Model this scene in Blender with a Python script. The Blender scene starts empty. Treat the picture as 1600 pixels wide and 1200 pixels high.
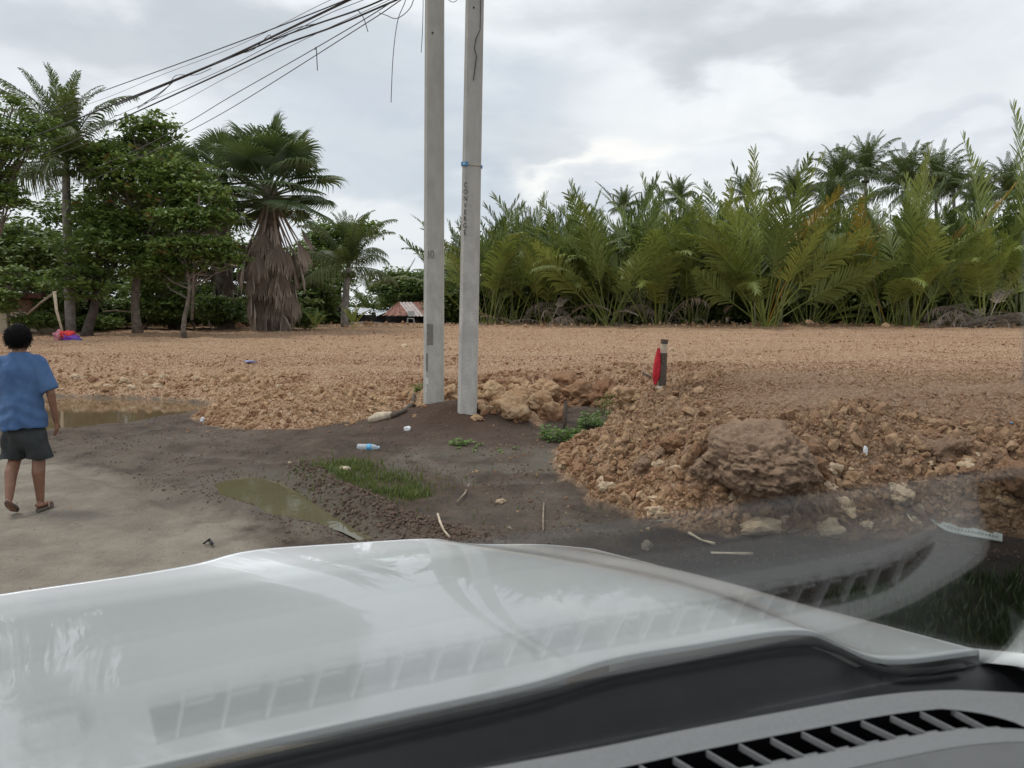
import bpy, math, random
import numpy as np
from mathutils import Vector, Matrix, Quaternion
random.seed(7)
RNG = np.random.default_rng(7)
S = bpy.context.scene
COL = S.collection
rad = math.radians

# ---------------------------------------------------------------- camera
FPX = 1180.0
PITCH = math.atan(110 / FPX)
CAM = np.array([0.0, 0.0, 1.75])
cd = bpy.data.cameras.new('camera'); cam = bpy.data.objects.new('camera', cd); COL.objects.link(cam)
cam.location = CAM; cam.rotation_euler = (math.pi / 2 - PITCH, 0, 0)
cd.sensor_width = 36; cd.lens = 36 * FPX / 1600; cd.clip_start = 0.03; cd.clip_end = 3000
cd.dof.use_dof = True; cd.dof.focus_distance = 14; cd.dof.aperture_fstop = 9.0
S.camera = cam
S.view_settings.view_transform = 'Standard'; S.view_settings.look = 'None'
S.view_settings.exposure = 0.0; S.view_settings.gamma = 1; S.view_settings.use_curve_mapping = False

FW = np.array([0, math.cos(PITCH), -math.sin(PITCH)]); UP = np.array([0, math.sin(PITCH), math.cos(PITCH)])
def ray(u, v):
    d = FW + np.array([1.0, 0, 0]) * (u - 800) / FPX + UP * (600 - v) / FPX
    return d / np.linalg.norm(d)
def G(u, v, z=0.0):                       # point of the sight line at height z
    d = ray(u, v); return CAM + d * (z - CAM[2]) / d[2]
def AT(u, v, y):                          # point of the sight line at distance y
    d = ray(u, v); return CAM + d * y / d[1]

# ---------------------------------------------------------------- node helpers
class NT:
    def __init__(s, tree): s.t = tree; s.n = tree.nodes; s.l = tree.links
    def node(s, typ, **kw):
        n = s.n.new(typ)
        for k, v in kw.items(): setattr(n, k, v)
        return n
    def put(s, sock, val):
        if val is None: return
        if isinstance(val, bpy.types.NodeSocket): s.l.new(val, sock)
        elif isinstance(val, (tuple, list)):
            v = list(val)
            if sock.type == 'RGBA' and len(v) == 3: v.append(1)
            sock.default_value = v
        else: sock.default_value = val
    def math(s, op, a, b=None, c=None, clamp=False):
        n = s.node('ShaderNodeMath', operation=op, use_clamp=clamp)
        s.put(n.inputs[0], a); s.put(n.inputs[1], b)
        if c is not None: s.put(n.inputs[2], c)
        return n.outputs[0]
    def vmath(s, op, a, b=None):
        n = s.node('ShaderNodeVectorMath', operation=op); s.put(n.inputs[0], a)
        if b is not None: s.put(n.inputs[1], b)
        return n.outputs['Value'] if op in ('LENGTH', 'DOT_PRODUCT', 'DISTANCE') else n.outputs[0]
    def mix(s, f, a, b, mode='MIX'):
        n = s.node('ShaderNodeMix', data_type='RGBA', blend_type=mode, clamp_factor=True)
        s.put(n.inputs[0], f); s.put(n.inputs[6], a); s.put(n.inputs[7], b); return n.outputs[2]
    def ramp(s, f, a, b, lo=0.0, hi=1.0):
        n = s.node('ShaderNodeMapRange', interpolation_type='SMOOTHSTEP'); s.put(n.inputs[0], f)
        n.inputs[1].default_value = a; n.inputs[2].default_value = b; n.inputs[3].default_value = lo; n.inputs[4].default_value = hi
        return n.outputs[0]
    def noise(s, vec, scale, detail=4, rough=0.55, dist=0.0):
        n = s.node('ShaderNodeTexNoise'); s.put(n.inputs['Vector'], vec); n.inputs['Scale'].default_value = scale
        n.inputs['Detail'].default_value = detail; n.inputs['Roughness'].default_value = rough; n.inputs['Distortion'].default_value = dist
        return n.outputs[0]
    def voro(s, vec, scale, feature='F1', out=0):
        n = s.node('ShaderNodeTexVoronoi', feature=feature); s.put(n.inputs['Vector'], vec); n.inputs['Scale'].default_value = scale
        return n.outputs[out]
    def mapping(s, vec, scale=(1, 1, 1), rot=(0, 0, 0)):
        n = s.node('ShaderNodeMapping'); s.put(n.inputs[0], vec); n.inputs['Scale'].default_value = scale; n.inputs['Rotation'].default_value = rot
        return n.outputs[0]
    def attr(s, name, out=2):
        n = s.node('ShaderNodeAttribute', attribute_name=name); return n.outputs[out]
    def bump(s, h, strength, dist, normal=None):
        n = s.node('ShaderNodeBump'); s.put(n.inputs['Height'], h); n.inputs['Strength'].default_value = strength
        n.inputs['Distance'].default_value = dist
        if normal is not None: s.put(n.inputs['Normal'], normal)
        return n.outputs[0]

# ---------------------------------------------------------------- sky and sun
SUN_EL, SUN_AZ = 62.0, -75.0      # azimuth clockwise from +Y
w = bpy.data.worlds.new('World'); S.world = w; w.use_nodes = True
t = NT(w.node_tree); t.n.clear()
sky = t.node('ShaderNodeTexSky', sky_type='NISHITA', sun_disc=False)
sky.sun_elevation = rad(SUN_EL); sky.sun_rotation = rad(SUN_AZ); sky.air_density = 1.4; sky.dust_density = 2.0
D = t.node('ShaderNodeTexCoord').outputs['Generated']
Ds = t.mapping(D, (1, 1, 2.4))
n1 = t.noise(Ds, 2.1, 8, 0.55, 0.3)
n2 = t.noise(Ds, 6.0, 8, 0.6, 0.5)
warp = t.node('ShaderNodeTexNoise'); t.put(warp.inputs['Vector'], Ds); warp.inputs['Scale'].default_value = 5.5; warp.inputs['Detail'].default_value = 7
wv = t.vmath('SUBTRACT', warp.outputs['Color'], (0.5, 0.5, 0.5)); 
wsc = t.node('ShaderNodeVectorMath', operation='SCALE'); t.put(wsc.inputs[0], wv); wsc.inputs['Scale'].default_value = 0.22
Dw = t.vmath('ADD', D, wsc.outputs[0])
def blob(u, v, du, dv, soft=0.6):          # a cloud or a gap in the direction of this part of the sky
    c = ray(u, v); sx = FPX / du; sz = FPX / dv
    dd = t.vmath('SUBTRACT', Dw, tuple(c)); dd = t.vmath('MULTIPLY', dd, (sx, sx * 0.6, sz))
    return t.ramp(t.vmath('LENGTH', dd), 1.0 + soft, 1.0 - soft)
base = t.mix(t.ramp(n1, 0.35, 0.68), (7.0, 7.35, 7.75), (8.7, 8.95, 9.15))
base = t.mix(t.math('MULTIPLY', t.ramp(n2, 0.50, 0.72), 0.30), base, (5.4, 5.9, 6.5))
col = base
for (u, v, du, dv, soft, amt, c) in [
        (650, 235, 240, 130, 0.7, 0.80, (5.0, 5.6, 6.25)), (560, 150, 150, 60, 0.7, 0.35, (5.2, 5.8, 6.6)),
        (760, 225, 150, 75, 0.6, 0.60, (5.0, 5.6, 6.3)), (270, 60, 260, 52, 0.6, 0.8, (4.9, 5.3, 5.75)),
        (1180, 60, 175, 42, 0.55, 0.85, (5.0, 5.35, 5.7)), (960, 15, 190, 30, 0.7, 0.5, (5.1, 5.45, 5.8)), (1270, 108, 90, 16, 0.6, 0.5, (5.3, 5.6, 6.0)),
        (1400, 225, 230, 15, 0.6, 0.5, (5.6, 6.0, 6.7)), (740, 330, 160, 40, 0.6, 0.45, (5.4, 6.1, 6.9)),
        (930, 268, 120, 38, 0.45, 0.85, (9.4, 9.3, 9.0)), (600, 330, 130, 45, 0.6, 0.7, (8.3, 8.5, 8.6)),
        (845, 235, 72, 30, 0.35, 0.75, (5.2, 5.7, 6.3)), (1080, 205, 420, 40, 0.8, 0.35, (8.3, 8.4, 8.3)), (870, 310, 90, 24, 0.5, 0.6, (5.6, 6.1, 6.8))]:
    col = t.mix(t.math('MULTIPLY', blob(u, v, du, dv, soft), amt), col, c)
clump = t.mix(t.ramp(n2, 0.40, 0.62), (0.965, 0.97, 0.98), (1.03, 1.03, 1.025))
col = t.mix(1.0, col, clump, 'MULTIPLY')
skyc = t.mix(0.95, sky.outputs[0], t.mix(1.0, col, (1.16, 1.16, 1.155), 'MULTIPLY'))
bg = t.node('ShaderNodeBackground'); t.put(bg.inputs[0], skyc); bg.inputs[1].default_value = 0.1
out = t.node('ShaderNodeOutputWorld'); t.l.new(bg.outputs[0], out.inputs[0])
sl = bpy.data.lights.new('sun', 'SUN'); so = bpy.data.objects.new('sun', sl); COL.objects.link(so)
sl.energy = 1.5; sl.angle = rad(14); sl.color = (1.0, 0.96, 0.9)
sd = Vector((math.sin(rad(SUN_AZ)) * math.cos(rad(SUN_EL)), math.cos(rad(SUN_AZ)) * math.cos(rad(SUN_EL)), math.sin(rad(SUN_EL))))
so.rotation_euler = sd.to_track_quat('Z', 'Y').to_euler(); so.location = (0, 0, 40)

# ---------------------------------------------------------------- scene helpers
def tag(o, label=None, cat=None, group=None, kind=None):
    if label: o['label'] = label
    if cat: o['category'] = cat
    if group: o['group'] = group
    if kind: o['kind'] = kind
    return o
def mesh_data(name, V, Fc, smooth=False):
    me = bpy.data.meshes.new(name)
    if isinstance(Fc, np.ndarray):
        V = np.asarray(V, dtype=np.float32); k = Fc.shape[1]
        me.vertices.add(len(V)); me.vertices.foreach_set('co', V.ravel())
        me.loops.add(Fc.size); me.loops.foreach_set('vertex_index', Fc.astype(np.int32).ravel())
        me.polygons.add(len(Fc)); me.polygons.foreach_set('loop_start', np.arange(0, Fc.size, k, dtype=np.int32))
        me.update(calc_edges=True)
    else:
        me.from_pydata([tuple(map(float, p)) for p in V], [], Fc)
    me.polygons.foreach_set('use_smooth', [smooth] * len(me.polygons))
    me.validate(); me.update()
    return me
def obj(name, me, mat=None, parent=None, loc=None):
    o = bpy.data.objects.new(name, me); COL.objects.link(o)
    if mat is not None and me is not None:
        if not me.materials: me.materials.append(mat)
    if parent: o.parent = parent
    if loc is not None: o.location = tuple(map(float, loc))
    return o
def mk(name, V, Fc, mat, parent=None, smooth=False, loc=None):
    return obj(name, mesh_data(name, V, Fc, smooth), mat, parent, loc)
def empty(name, loc=(0, 0, 0), rz=0.0):
    o = bpy.data.objects.new(name, None); COL.objects.link(o); o.location = tuple(map(float, loc)); o.rotation_euler = (0, 0, rz); o.empty_display_size = 0.2
    return o
class B:                                   # collects shapes for one mesh
    def __init__(s): s.v = []; s.f = []
    def add(s, V, Fc):
        o = len(s.v); s.v += [tuple(map(float, p)) for p in V]; s.f += [tuple(i + o for i in q) for q in Fc]; return s
    def box(s, c, size, rot=None):
        c = Vector(tuple(map(float, c))); h = [x / 2 for x in size]; R = rot if rot is not None else Matrix.Identity(3)
        P = [c + R @ Vector((x * h[0], y * h[1], z * h[2])) for x in (-1, 1) for y in (-1, 1) for z in (-1, 1)]
        return s.add(P, [(0, 1, 3, 2), (4, 6, 7, 5), (0, 4, 5, 1), (2, 3, 7, 6), (0, 2, 6, 4), (1, 5, 7, 3)])
    def tube(s, pts, r, n=6, cap=True):
        pts = [Vector(tuple(map(float, p))) for p in pts]; m = len(pts)
        rr = r if isinstance(r, (list, tuple, np.ndarray)) else [r] * m
        V = []; Fc = []; prev = None
        for i, p in enumerate(pts):
            d = (pts[min(i + 1, m - 1)] - pts[max(i - 1, 0)])
            d = d.normalized() if d.length > 1e-9 else Vector((0, 0, 1))
            if prev is None: a = d.orthogonal().normalized()
            else:
                a = prev - d * prev.dot(d); a = a.normalized() if a.length > 1e-6 else d.orthogonal().normalized()
            prev = a; b = d.cross(a)
            for k in range(n):
                th = 2 * math.pi * k / n; V.append(p + (a * math.cos(th) + b * math.sin(th)) * float(rr[i]))
        for i in range(m - 1):
            for k in range(n):
                k2 = (k + 1) % n; Fc.append((i * n + k, i * n + k2, (i + 1) * n + k2, (i + 1) * n + k))
        if cap: Fc.append(tuple(range(n))[::-1]); Fc.append(tuple((m - 1) * n + k for k in range(n)))
        return s.add(V, Fc)
    def cap(s, p, q, r0, r1, n=12, flat=1.0, m=6, ax=None):   # tapered capsule with rounded ends
        p = Vector(p); q = Vector(q); d = q - p; L = d.length; d = d.normalized() if L > 1e-9 else Vector((0, 0, 1))
        a = (Vector(ax) - d * Vector(ax).dot(d)).normalized() if ax is not None else d.orthogonal().normalized(); b = d.cross(a)
        prof = [(-r0 * math.cos(x), r0 * math.sin(x)) for x in np.linspace(0.12, math.pi / 2, m)] + [(L + r1 * math.sin(x), r1 * math.cos(x)) for x in np.linspace(0, math.pi / 2 - 0.12, m)]
        V = []; Fc = []
        for (h, r) in prof:
            for k in range(n):
                th = 2 * math.pi * k / n; V.append(p + d * h + a * (math.cos(th) * r) + b * (math.sin(th) * r * flat))
        M = len(prof)
        for i in range(M - 1):
            for k in range(n): k2 = (k + 1) % n; Fc.append((i * n + k, i * n + k2, (i + 1) * n + k2, (i + 1) * n + k))
        Fc.append(tuple(range(n))[::-1]); Fc.append(tuple((M - 1) * n + k for k in range(n)))
        return s.add(V, Fc)
    def build(s, name, mat, parent=None, smooth=False, loc=None): return mk(name, s.v, s.f, mat, parent, smooth, loc)

# numpy value noise
def _h(ix, iy, iz=0, seed=0):
    n = (ix.astype(np.int64) * 374761393 + iy.astype(np.int64) * 668265263 + (iz.astype(np.int64) if hasattr(iz, 'astype') else iz) * 2147483647 + seed * 974711) & 0xffffffff
    n = ((n ^ (n >> 13)) * 1274126177) & 0xffffffff
    n = ((n ^ (n >> 16)) * 2246822519) & 0xffffffff
    return ((n ^ (n >> 15)) & 0xffffff) / float(0xffffff)
def vn2(x, y, seed=0):
    ix = np.floor(x); iy = np.floor(y); fx = x - ix; fy = y - iy; fx = fx * fx * (3 - 2 * fx); fy = fy * fy * (3 - 2 * fy)
    a = _h(ix, iy, 0, seed); b = _h(ix + 1, iy, 0, seed); c = _h(ix, iy + 1, 0, seed); d = _h(ix + 1, iy + 1, 0, seed)
    return (a * (1 - fx) + b * fx) * (1 - fy) + (c * (1 - fx) + d * fx) * fy - 0.5
def fbm2(x, y, oct=4, seed=0, gain=0.5):
    r = 0; a = 1.0
    for i in range(oct):
        r = r + a * vn2(x, y, seed + i * 17); ca, sa = math.cos(0.6), math.sin(0.6)
        x, y = (x * ca - y * sa) * 2.03, (x * sa + y * ca) * 2.03; a *= gain
    return r
def vn3(p, seed=0):
    i = np.floor(p); f = p - i; f = f * f * (3 - 2 * f); r = 0
    for dx in (0, 1):
        for dy in (0, 1):
            for dz in (0, 1):
                wgt = (f[:, 0] if dx else 1 - f[:, 0]) * (f[:, 1] if dy else 1 - f[:, 1]) * (f[:, 2] if dz else 1 - f[:, 2])
                r = r + wgt * _h(i[:, 0] + dx, i[:, 1] + dy, i[:, 2] + dz, seed)
    return r - 0.5
def fbm3(p, oct=4, seed=0, gain=0.5):
    r = 0; a = 1.0
    for i in range(oct): r = r + a * vn3(p + i * 7.3, seed + i); p = p * 2.07; a *= gain
    return r
def sstep(x, a, b):
    t_ = np.clip((x - a) / (b - a), 0, 1); return t_ * t_ * (3 - 2 * t_)

# ---------------------------------------------------------------- materials
def new_mat(name):
    m = bpy.data.materials.new(name); m.use_nodes = True; t = NT(m.node_tree); b = t.n['Principled BSDF']; return m, t, b
def simple(name, c, rough=0.7, var=0.15, scale=8.0, metal=0.0, bump=0.0, coord='Object', spec=0.5):
    m, t, b = new_mat(name); v = t.node('ShaderNodeTexCoord').outputs[coord]
    n = t.noise(v, scale, 5, 0.6)
    lo = tuple(x * (1 - var) for x in c); hi = tuple(min(1, x * (1 + var)) for x in c)
    t.put(b.inputs['Base Color'], t.mix(t.ramp(n, 0.3, 0.7), lo, hi)); b.inputs['Roughness'].default_value = rough; b.inputs['Metallic'].default_value = metal
    b.inputs['Specular IOR Level'].default_value = spec
    if bump: t.put(b.inputs['Normal'], t.bump(n, bump, 0.02))
    return m
def leafmat(name, c1, c2, tip=None, trans=0.3, rough=0.45, scale=0.6):
    m, t, b = new_mat(name)
    r = t.node('ShaderNodeObjectInfo').outputs['Random']; P = t.node('ShaderNodeNewGeometry').outputs['Position']
    n = t.noise(P, scale, 3, 0.6)
    f = t.math('ADD', t.math('MULTIPLY', r, 0.5), t.math('MULTIPLY', t.ramp(n, 0.3, 0.7), 0.5))
    c = t.mix(f, c1, c2)
    c = t.mix(t.math('MULTIPLY', t.attr('leafv'), 0.55), c, tuple(min(1, x * 2.0) for x in c2))
    if tip: c = t.mix(t.ramp(t.attr('leaft'), 0.72, 1.0, 0, 0.7), c, tip)
    t.put(b.inputs['Base Color'], c); b.inputs['Roughness'].default_value = rough; b.inputs['Specular IOR Level'].default_value = 0.4
    tr = t.node('ShaderNodeBsdfTranslucent'); t.put(tr.inputs[0], t.mix(0.5, c, (0.16, 0.22, 0.03)))
    mx = t.node('ShaderNodeMixShader'); mx.inputs[0].default_value = trans
    t.l.new(b.outputs[0], mx.inputs[1]); t.l.new(tr.outputs[0], mx.inputs[2]); t.l.new(mx.outputs[0], t.n['Material Output'].inputs[0])
    return m
M = {}
M['nipa'] = leafmat('nipa leaf', (0.088, 0.125, 0.038), (0.19, 0.225, 0.062), (0.16, 0.13, 0.06))
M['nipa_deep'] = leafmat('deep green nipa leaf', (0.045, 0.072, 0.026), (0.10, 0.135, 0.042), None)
M['nipa_light'] = leafmat('bright nipa leaf', (0.17, 0.225, 0.052), (0.28, 0.31, 0.080), None)
M['nipa_yellow'] = leafmat('yellowing nipa leaf', (0.24, 0.18, 0.035), (0.34, 0.21, 0.035), (0.25, 0.12, 0.04))
M['dead'] = leafmat('dead palm leaf', (0.17, 0.135, 0.11), (0.36, 0.295, 0.24), None, 0.12, 0.8)
M['coco'] = leafmat('coconut leaf', (0.055, 0.085, 0.034), (0.12, 0.145, 0.055), (0.16, 0.12, 0.06))
M['fan'] = leafmat('fan palm leaf', (0.058, 0.095, 0.042), (0.12, 0.165, 0.07), (0.14, 0.12, 0.06), 0.25, 0.4)
M['almond'] = leafmat('broad leaf', (0.065, 0.120, 0.030), (0.19, 0.26, 0.07), None, 0.3, 0.4, 0.9)
M['almond_red'] = leafmat('reddish leaf', (0.14, 0.09, 0.03), (0.22, 0.08, 0.03), None, 0.3, 0.5, 0.9)
M['bushleaf'] = leafmat('bush leaf', (0.058, 0.105, 0.030), (0.15, 0.205, 0.06), None, 0.25, 0.5, 0.5)
M['palegreen'] = leafmat('pale leaf', (0.11, 0.18, 0.045), (0.19, 0.25, 0.07), None, 0.3, 0.5, 0.5)
M['weed'] = leafmat('weed leaf', (0.10, 0.19, 0.04), (0.17, 0.27, 0.07), None, 0.3, 0.5, 3.0)
M['grass'] = leafmat('grass blade', (0.060, 0.090, 0.025), (0.14, 0.165, 0.050), (0.25, 0.2, 0.09), 0.3, 0.5, 3.0)
M['verge_shade'] = leafmat('shaded grass blade', (0.011, 0.021, 0.006), (0.030, 0.044, 0.011), None, 0.15, 0.6, 3.0)  # grass colour darkened to stand for the shade beside the car
M['petiole'] = simple('palm stalk', (0.13, 0.13, 0.06), 0.6, 0.35, 3)
M['bark'] = simple('bark', (0.15, 0.125, 0.10), 0.9, 0.4, 6, bump=0.5)
M['bark_dark'] = simple('dark bark', (0.07, 0.055, 0.045), 0.9, 0.4, 6, bump=0.5)
M['coco_trunk'] = simple('coconut trunk', (0.22, 0.20, 0.18), 0.9, 0.35, 5, bump=0.5)
M['wood'] = simple('weathered wood', (0.24, 0.19, 0.14), 0.85, 0.3, 12, bump=0.3)
M['wood_pale'] = simple('pale wood', (0.50, 0.42, 0.31), 0.8, 0.25, 15, bump=0.3)
M['wood_dark'] = simple('dark stake wood', (0.09, 0.07, 0.055), 0.85, 0.35, 25, bump=0.4)

# ================================================================ the ground
toe_px = [(-1600, 585), (-900, 598), (-300, 612), (90, 616), (250, 621), (335, 629), (300, 650), (335, 668), (450, 675), (560, 668), (640, 652), (760, 657), (850, 676),
          (868, 655), (880, 632), (935, 634), (968, 655), (930, 690), (872, 703), (866, 738), (925, 776), (1000, 818), (1140, 834), (1300, 842), (1500, 832), (1640, 852), (1900, 900), (2300, 1000)]
TOE = np.array([G(u, v)[:2] for u, v in toe_px])
TOEP = np.vstack([[[-400, 60]], TOE, [[30, 3.0]], [[400, 3.0]], [[400, 500]], [[-400, 500]]])
def segdist(x, y, P, closed=False):
    d = np.full(x.shape, 1e9); n = len(P)
    for i in range(n if closed else n - 1):
        a = P[i]; b = P[(i + 1) % n]; ab = b - a; L = (ab ** 2).sum()
        tt = np.clip(((x - a[0]) * ab[0] + (y - a[1]) * ab[1]) / L, 0, 1)
        d = np.minimum(d, np.hypot(x - a[0] - tt * ab[0], y - a[1] - tt * ab[1]))
    return d
def inside(x, y, P):
    c = np.zeros(x.shape, bool); n = len(P)
    for i in range(n):
        a = P[i]; b = P[(i + 1) % n]
        if a[1] == b[1]: continue
        k = ((a[1] > y) != (b[1] > y)) & (x < (b[0] - a[0]) * (y - a[1]) / (b[1] - a[1]) + a[0]); c ^= k
    return c
def fill_d(x, y):
    wx = x + 0.16 * fbm2(x * 2.3, y * 2.3, 3, 5); wy = y + 0.16 * fbm2(x * 2.3 + 9, y * 2.3, 3, 6)
    d = segdist(wx, wy, TOEP, True); return np.where(inside(wx, wy, TOEP), d, -d)
MOUND = G(712, 630, 0.36)[:2]
P1 = [G(*q)[:2] for q in [(350, 752), (420, 752), (500, 785), (565, 828), (520, 800), (430, 780)]]
PUD1 = np.array([G(*q)[:2] for q in [(342, 748), (385, 739), (430, 745), (462, 760), (500, 785), (545, 812), (574, 834), (560, 833), (515, 812), (470, 800), (432, 795), (400, 780), (352, 765)]])
PUD2 = np.array([G(*q)[:2] for q in [(-250, 640), (-100, 616), (60, 617), (180, 620), (290, 625), (345, 629), (300, 641), (225, 650), (150, 660), (90, 666), (60, 669), (-40, 674), (-200, 664)]])
RIDGE = np.array([G(*q)[:2] for q in [(470, 738), (540, 782), (600, 812), (665, 832), (760, 842)]])
FLAT = np.array([G(*q)[:2] for q in [(640, 712), (760, 706), (868, 706), (860, 730), (760, 736), (640, 735)]])
FLAT2 = np.array([G(*q)[:2] for q in [(700, 800), (860, 775), (950, 780), (980, 812), (900, 830), (760, 835)]])
RUTS = [np.array([G(*q)[:2] for q in L]) for L in ([(60, 700), (150, 690), (240, 672), (330, 652)], [(60, 712), (170, 704), (270, 684), (360, 668)], [(120, 735), (210, 760), (290, 795), (345, 812)], [(200, 700), (330, 712), (430, 722), (500, 716)], [(640, 700), (740, 760), (860, 752)])]
def rut_d(x, y):
    wx = x + .08 * fbm2(x * 3, y * 3, 2, 66); wy = y + .08 * fbm2(x * 3, y * 3, 2, 67); return np.minimum.reduce([segdist(wx, wy, L) for L in RUTS])
def terrain(x, y):
    x = np.asarray(x, float); y = np.asarray(y, float)
    d = fill_d(x, y); r = np.hypot(x, y)
    hp = 0.46 + 0.56 * np.clip((y - 13.5) / 31, 0, 1.05)
    hp = hp + 0.34 * sstep(x, 0.6, 3.2) * np.exp(-((y - 10) / 8.0) ** 2)
    wd = 3.2 + (2.3 - 3.2) * sstep(x, -7, -4.5) + (0.75 - 2.3) * sstep(x, -2.6, -1.3) + (1.35 - 0.75) * sstep(x, 0.6, 1.8) + 1.2 * sstep(x, 3.0, 5.0)
    tt = np.clip(d / wd, 0, 1); prof = 1 - (1 - tt) ** 1.7
    near = np.clip(1.6 - r / 45, 0.35, 1)
    rough = 0.11 * fbm2(x * 1.1, y * 1.1, 4, 11) + 0.09 * np.abs(fbm2(x * 3.1, y * 3.1, 4, 12)) + 0.035 * fbm2(x * 9, y * 9, 3, 13)
    edge = np.exp(-((d - wd * 0.55) / (wd * 0.6)) ** 2)
    rough = rough * (0.75 + 1.3 * edge * (x > 0.4) + 0.5 * edge)
    track = 0.06 * np.sin((y + 0.12 * x) * 2.1 + 2.0 * fbm2(x * 0.12, y * 0.2, 2, 31)) * sstep(y, 15, 20)
    zf = hp * prof + (rough + track) * sstep(d, 0, 0.5)
    mud = 0.05 * fbm2(x * 0.9, y * 0.9, 4, 21) + 0.034 * fbm2(x * 4.2, y * 4.2, 4, 22) + 0.012 * np.abs(fbm2(x * 11, y * 11, 3, 24))
    # the road and the bare soil
    rd = road_d(x, y)
    mud = mud * (1 - 0.85 * sstep(rd, -0.5, 0.6))
    mud = mud + 0.40 * np.exp(-(((x - MOUND[0]) / 1.15) ** 2 + ((y - MOUND[1]) / 0.8) ** 2) ** 0.9)
    h2 = G(490, 700)[:2]; mud = mud + 0.14 * np.exp(-(((x - h2[0]) / 0.55) ** 2 + ((y - h2[1]) / 0.4) ** 2))
    ru = rut_d(x, y); mud = mud - .035 * np.exp(-(ru / .10) ** 2) + .022 * np.exp(-((ru - .22) / .08) ** 2)
    rid = segdist(x, y, RIDGE); mud = mud + (0.07 + 0.12 * np.abs(fbm2(x * 5, y * 5, 3, 41))) * np.exp(-(rid / 0.20) ** 2)
    for P, dep, sft in ((PUD1, 0.10, 0.25), (PUD2, 0.17, 0.35)):
        dd = segdist(x, y, P, True); dd = np.where(inside(x, y, P), dd, -dd); k = sstep(dd, -sft, sft * .5); mud = mud * (1 - k) - dep * k
    for P in (FLAT, FLAT2):
        dd = segdist(x, y, P, True); dd = np.where(inside(x, y, P), dd, -dd); k = sstep(dd, -0.5, 0.1); mud = mud * (1 - k) - 0.035 * k + 0.030 * fbm2(x * 3, y * 3, 4, 44) * k
    k = sstep(d, -0.05, 0.12)
    z = np.where(d > 0, np.maximum(zf, mud * (1 - k)), mud)
    mo = 0.40 * np.exp(-(((x - MOUND[0]) / 1.15) ** 2 + ((y - MOUND[1]) / 0.8) ** 2) ** 0.9)
    z = np.maximum(z, np.where(mo > 0.03, 0.40 * np.exp(-(((x - MOUND[0]) / 1.15) ** 2 + ((y - MOUND[1]) / 0.8) ** 2) ** 0.9) + 0.01 * fbm2(x * 8, y * 8, 2, 3), -9))
    far = sstep(y, 60, 90); z = z * (1 - far) + 0.4 * far
    # the ground dips away under the car
    return z
ROAD = np.array([G(*q)[:2] for q in [(-700, 640), (-60, 690), (60, 722), (150, 770), (260, 812), (330, 838), (430, 880), (520, 960)]] + [[-0.5, 1.0], [-0.6, -40], [-60, -40], [-60, 14]])
def road_d(x, y):
    wx = x + 0.5 * fbm2(x * 0.8, y * 0.8, 3, 55); wy = y + 0.5 * fbm2(x * 0.8 + 5, y * 0.8, 3, 56)
    dd = segdist(wx, wy, ROAD, True); return np.where(inside(wx, wy, ROAD), dd, -dd)
def H(x, y):
    return float(terrain(np.array([x]), np.array([y]))[0])

az = np.radians(np.concatenate([np.linspace(-180, -44, 46)[:-1], np.linspace(-44, 44, 760), np.linspace(44, 180, 46)[1:]]))
rr = np.concatenate([np.linspace(0.4, 3.2, 14)[:-1], 3.2 * np.exp(np.arange(0, 545) * 0.0051), [55, 60, 68, 80, 100, 140, 200, 320, 500, 900]])
A, RR = np.meshgrid(az, rr); gx = (RR * np.sin(A)).ravel(); gy = (RR * np.cos(A)).ravel()
gz = terrain(gx, gy); gd = fill_d(gx, gy); grd = road_d(gx, gy)
na, nr = len(az), len(rr)
i0 = (np.arange(nr - 1)[:, None] * na + np.arange(na - 1)[None, :]).ravel()
Fq = np.stack([i0, i0 + 1, i0 + na + 1, i0 + na], 1)[:, ::-1]
gme = mesh_data('ground', np.stack([gx, gy, gz], 1), Fq, True)
def vattr(me, name, arr):
    a = me.attributes.new(name, 'FLOAT', 'POINT'); a.data.foreach_set('value', np.asarray(arr, dtype=np.float32))
vattr(gme, 'fill', sstep(gd + 0.10 * fbm2(gx * 6, gy * 6, 3, 71), -0.06, 0.08) * (1 - 0.97 * sstep(gy, 47, 51) ))
vattr(gme, 'road', sstep(grd + .5 * fbm2(gx * 2.5, gy * 2.5, 4, 58), -0.35, 0.30))
vattr(gme, 'roadfar', sstep(grd, -1.6, 0.2))
soilm = np.exp(-(((gx - MOUND[0]) / 1.7) ** 2 + ((gy - MOUND[1] + 0.2) / 1.3) ** 2) ** 1.2)
vattr(gme, 'soil', soilm); vattr(gme, 'rut', np.exp(-(rut_d(gx, gy) / .11) ** 2))
wet = np.maximum.reduce([sstep(-segdist(gx, gy, P, True) + (inside(gx, gy, P) * 3), -0.55, 0.0) for P in (PUD1, PUD2, FLAT, FLAT2)])
wet = wet * np.where((segdist(gx, gy, PUD1, True) < .5) | (segdist(gx, gy, PUD2, True) < .6), 1, .25 + .75 * sstep(fbm2(gx * 2.2, gy * 2.2, 4, 77), -.15, .25))
vattr(gme, 'wet', wet)
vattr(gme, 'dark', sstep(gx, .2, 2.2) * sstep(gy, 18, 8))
vattr(gme, 'verge_shade', sstep(gx, .3, 1.2) * sstep(gy + .4 * fbm2(gx * 2, gy * 2, 3, 5), 5.9, 5.0))  # mask where the car's shadow is painted into the soil colour
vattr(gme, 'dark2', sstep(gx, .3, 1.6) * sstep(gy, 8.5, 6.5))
m, t, b = new_mat('ground'); Pn = t.node('ShaderNodeNewGeometry').outputs['Position']
nb = t.noise(Pn, 0.35, 5, 0.6); nm = t.noise(Pn, 2.2, 6, 0.65); nf = t.noise(Pn, 22, 5, 0.7); nff = t.noise(Pn, 90, 3, 0.6)
pw = t.vmath('ADD', Pn, (0, 0, 0))
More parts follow.
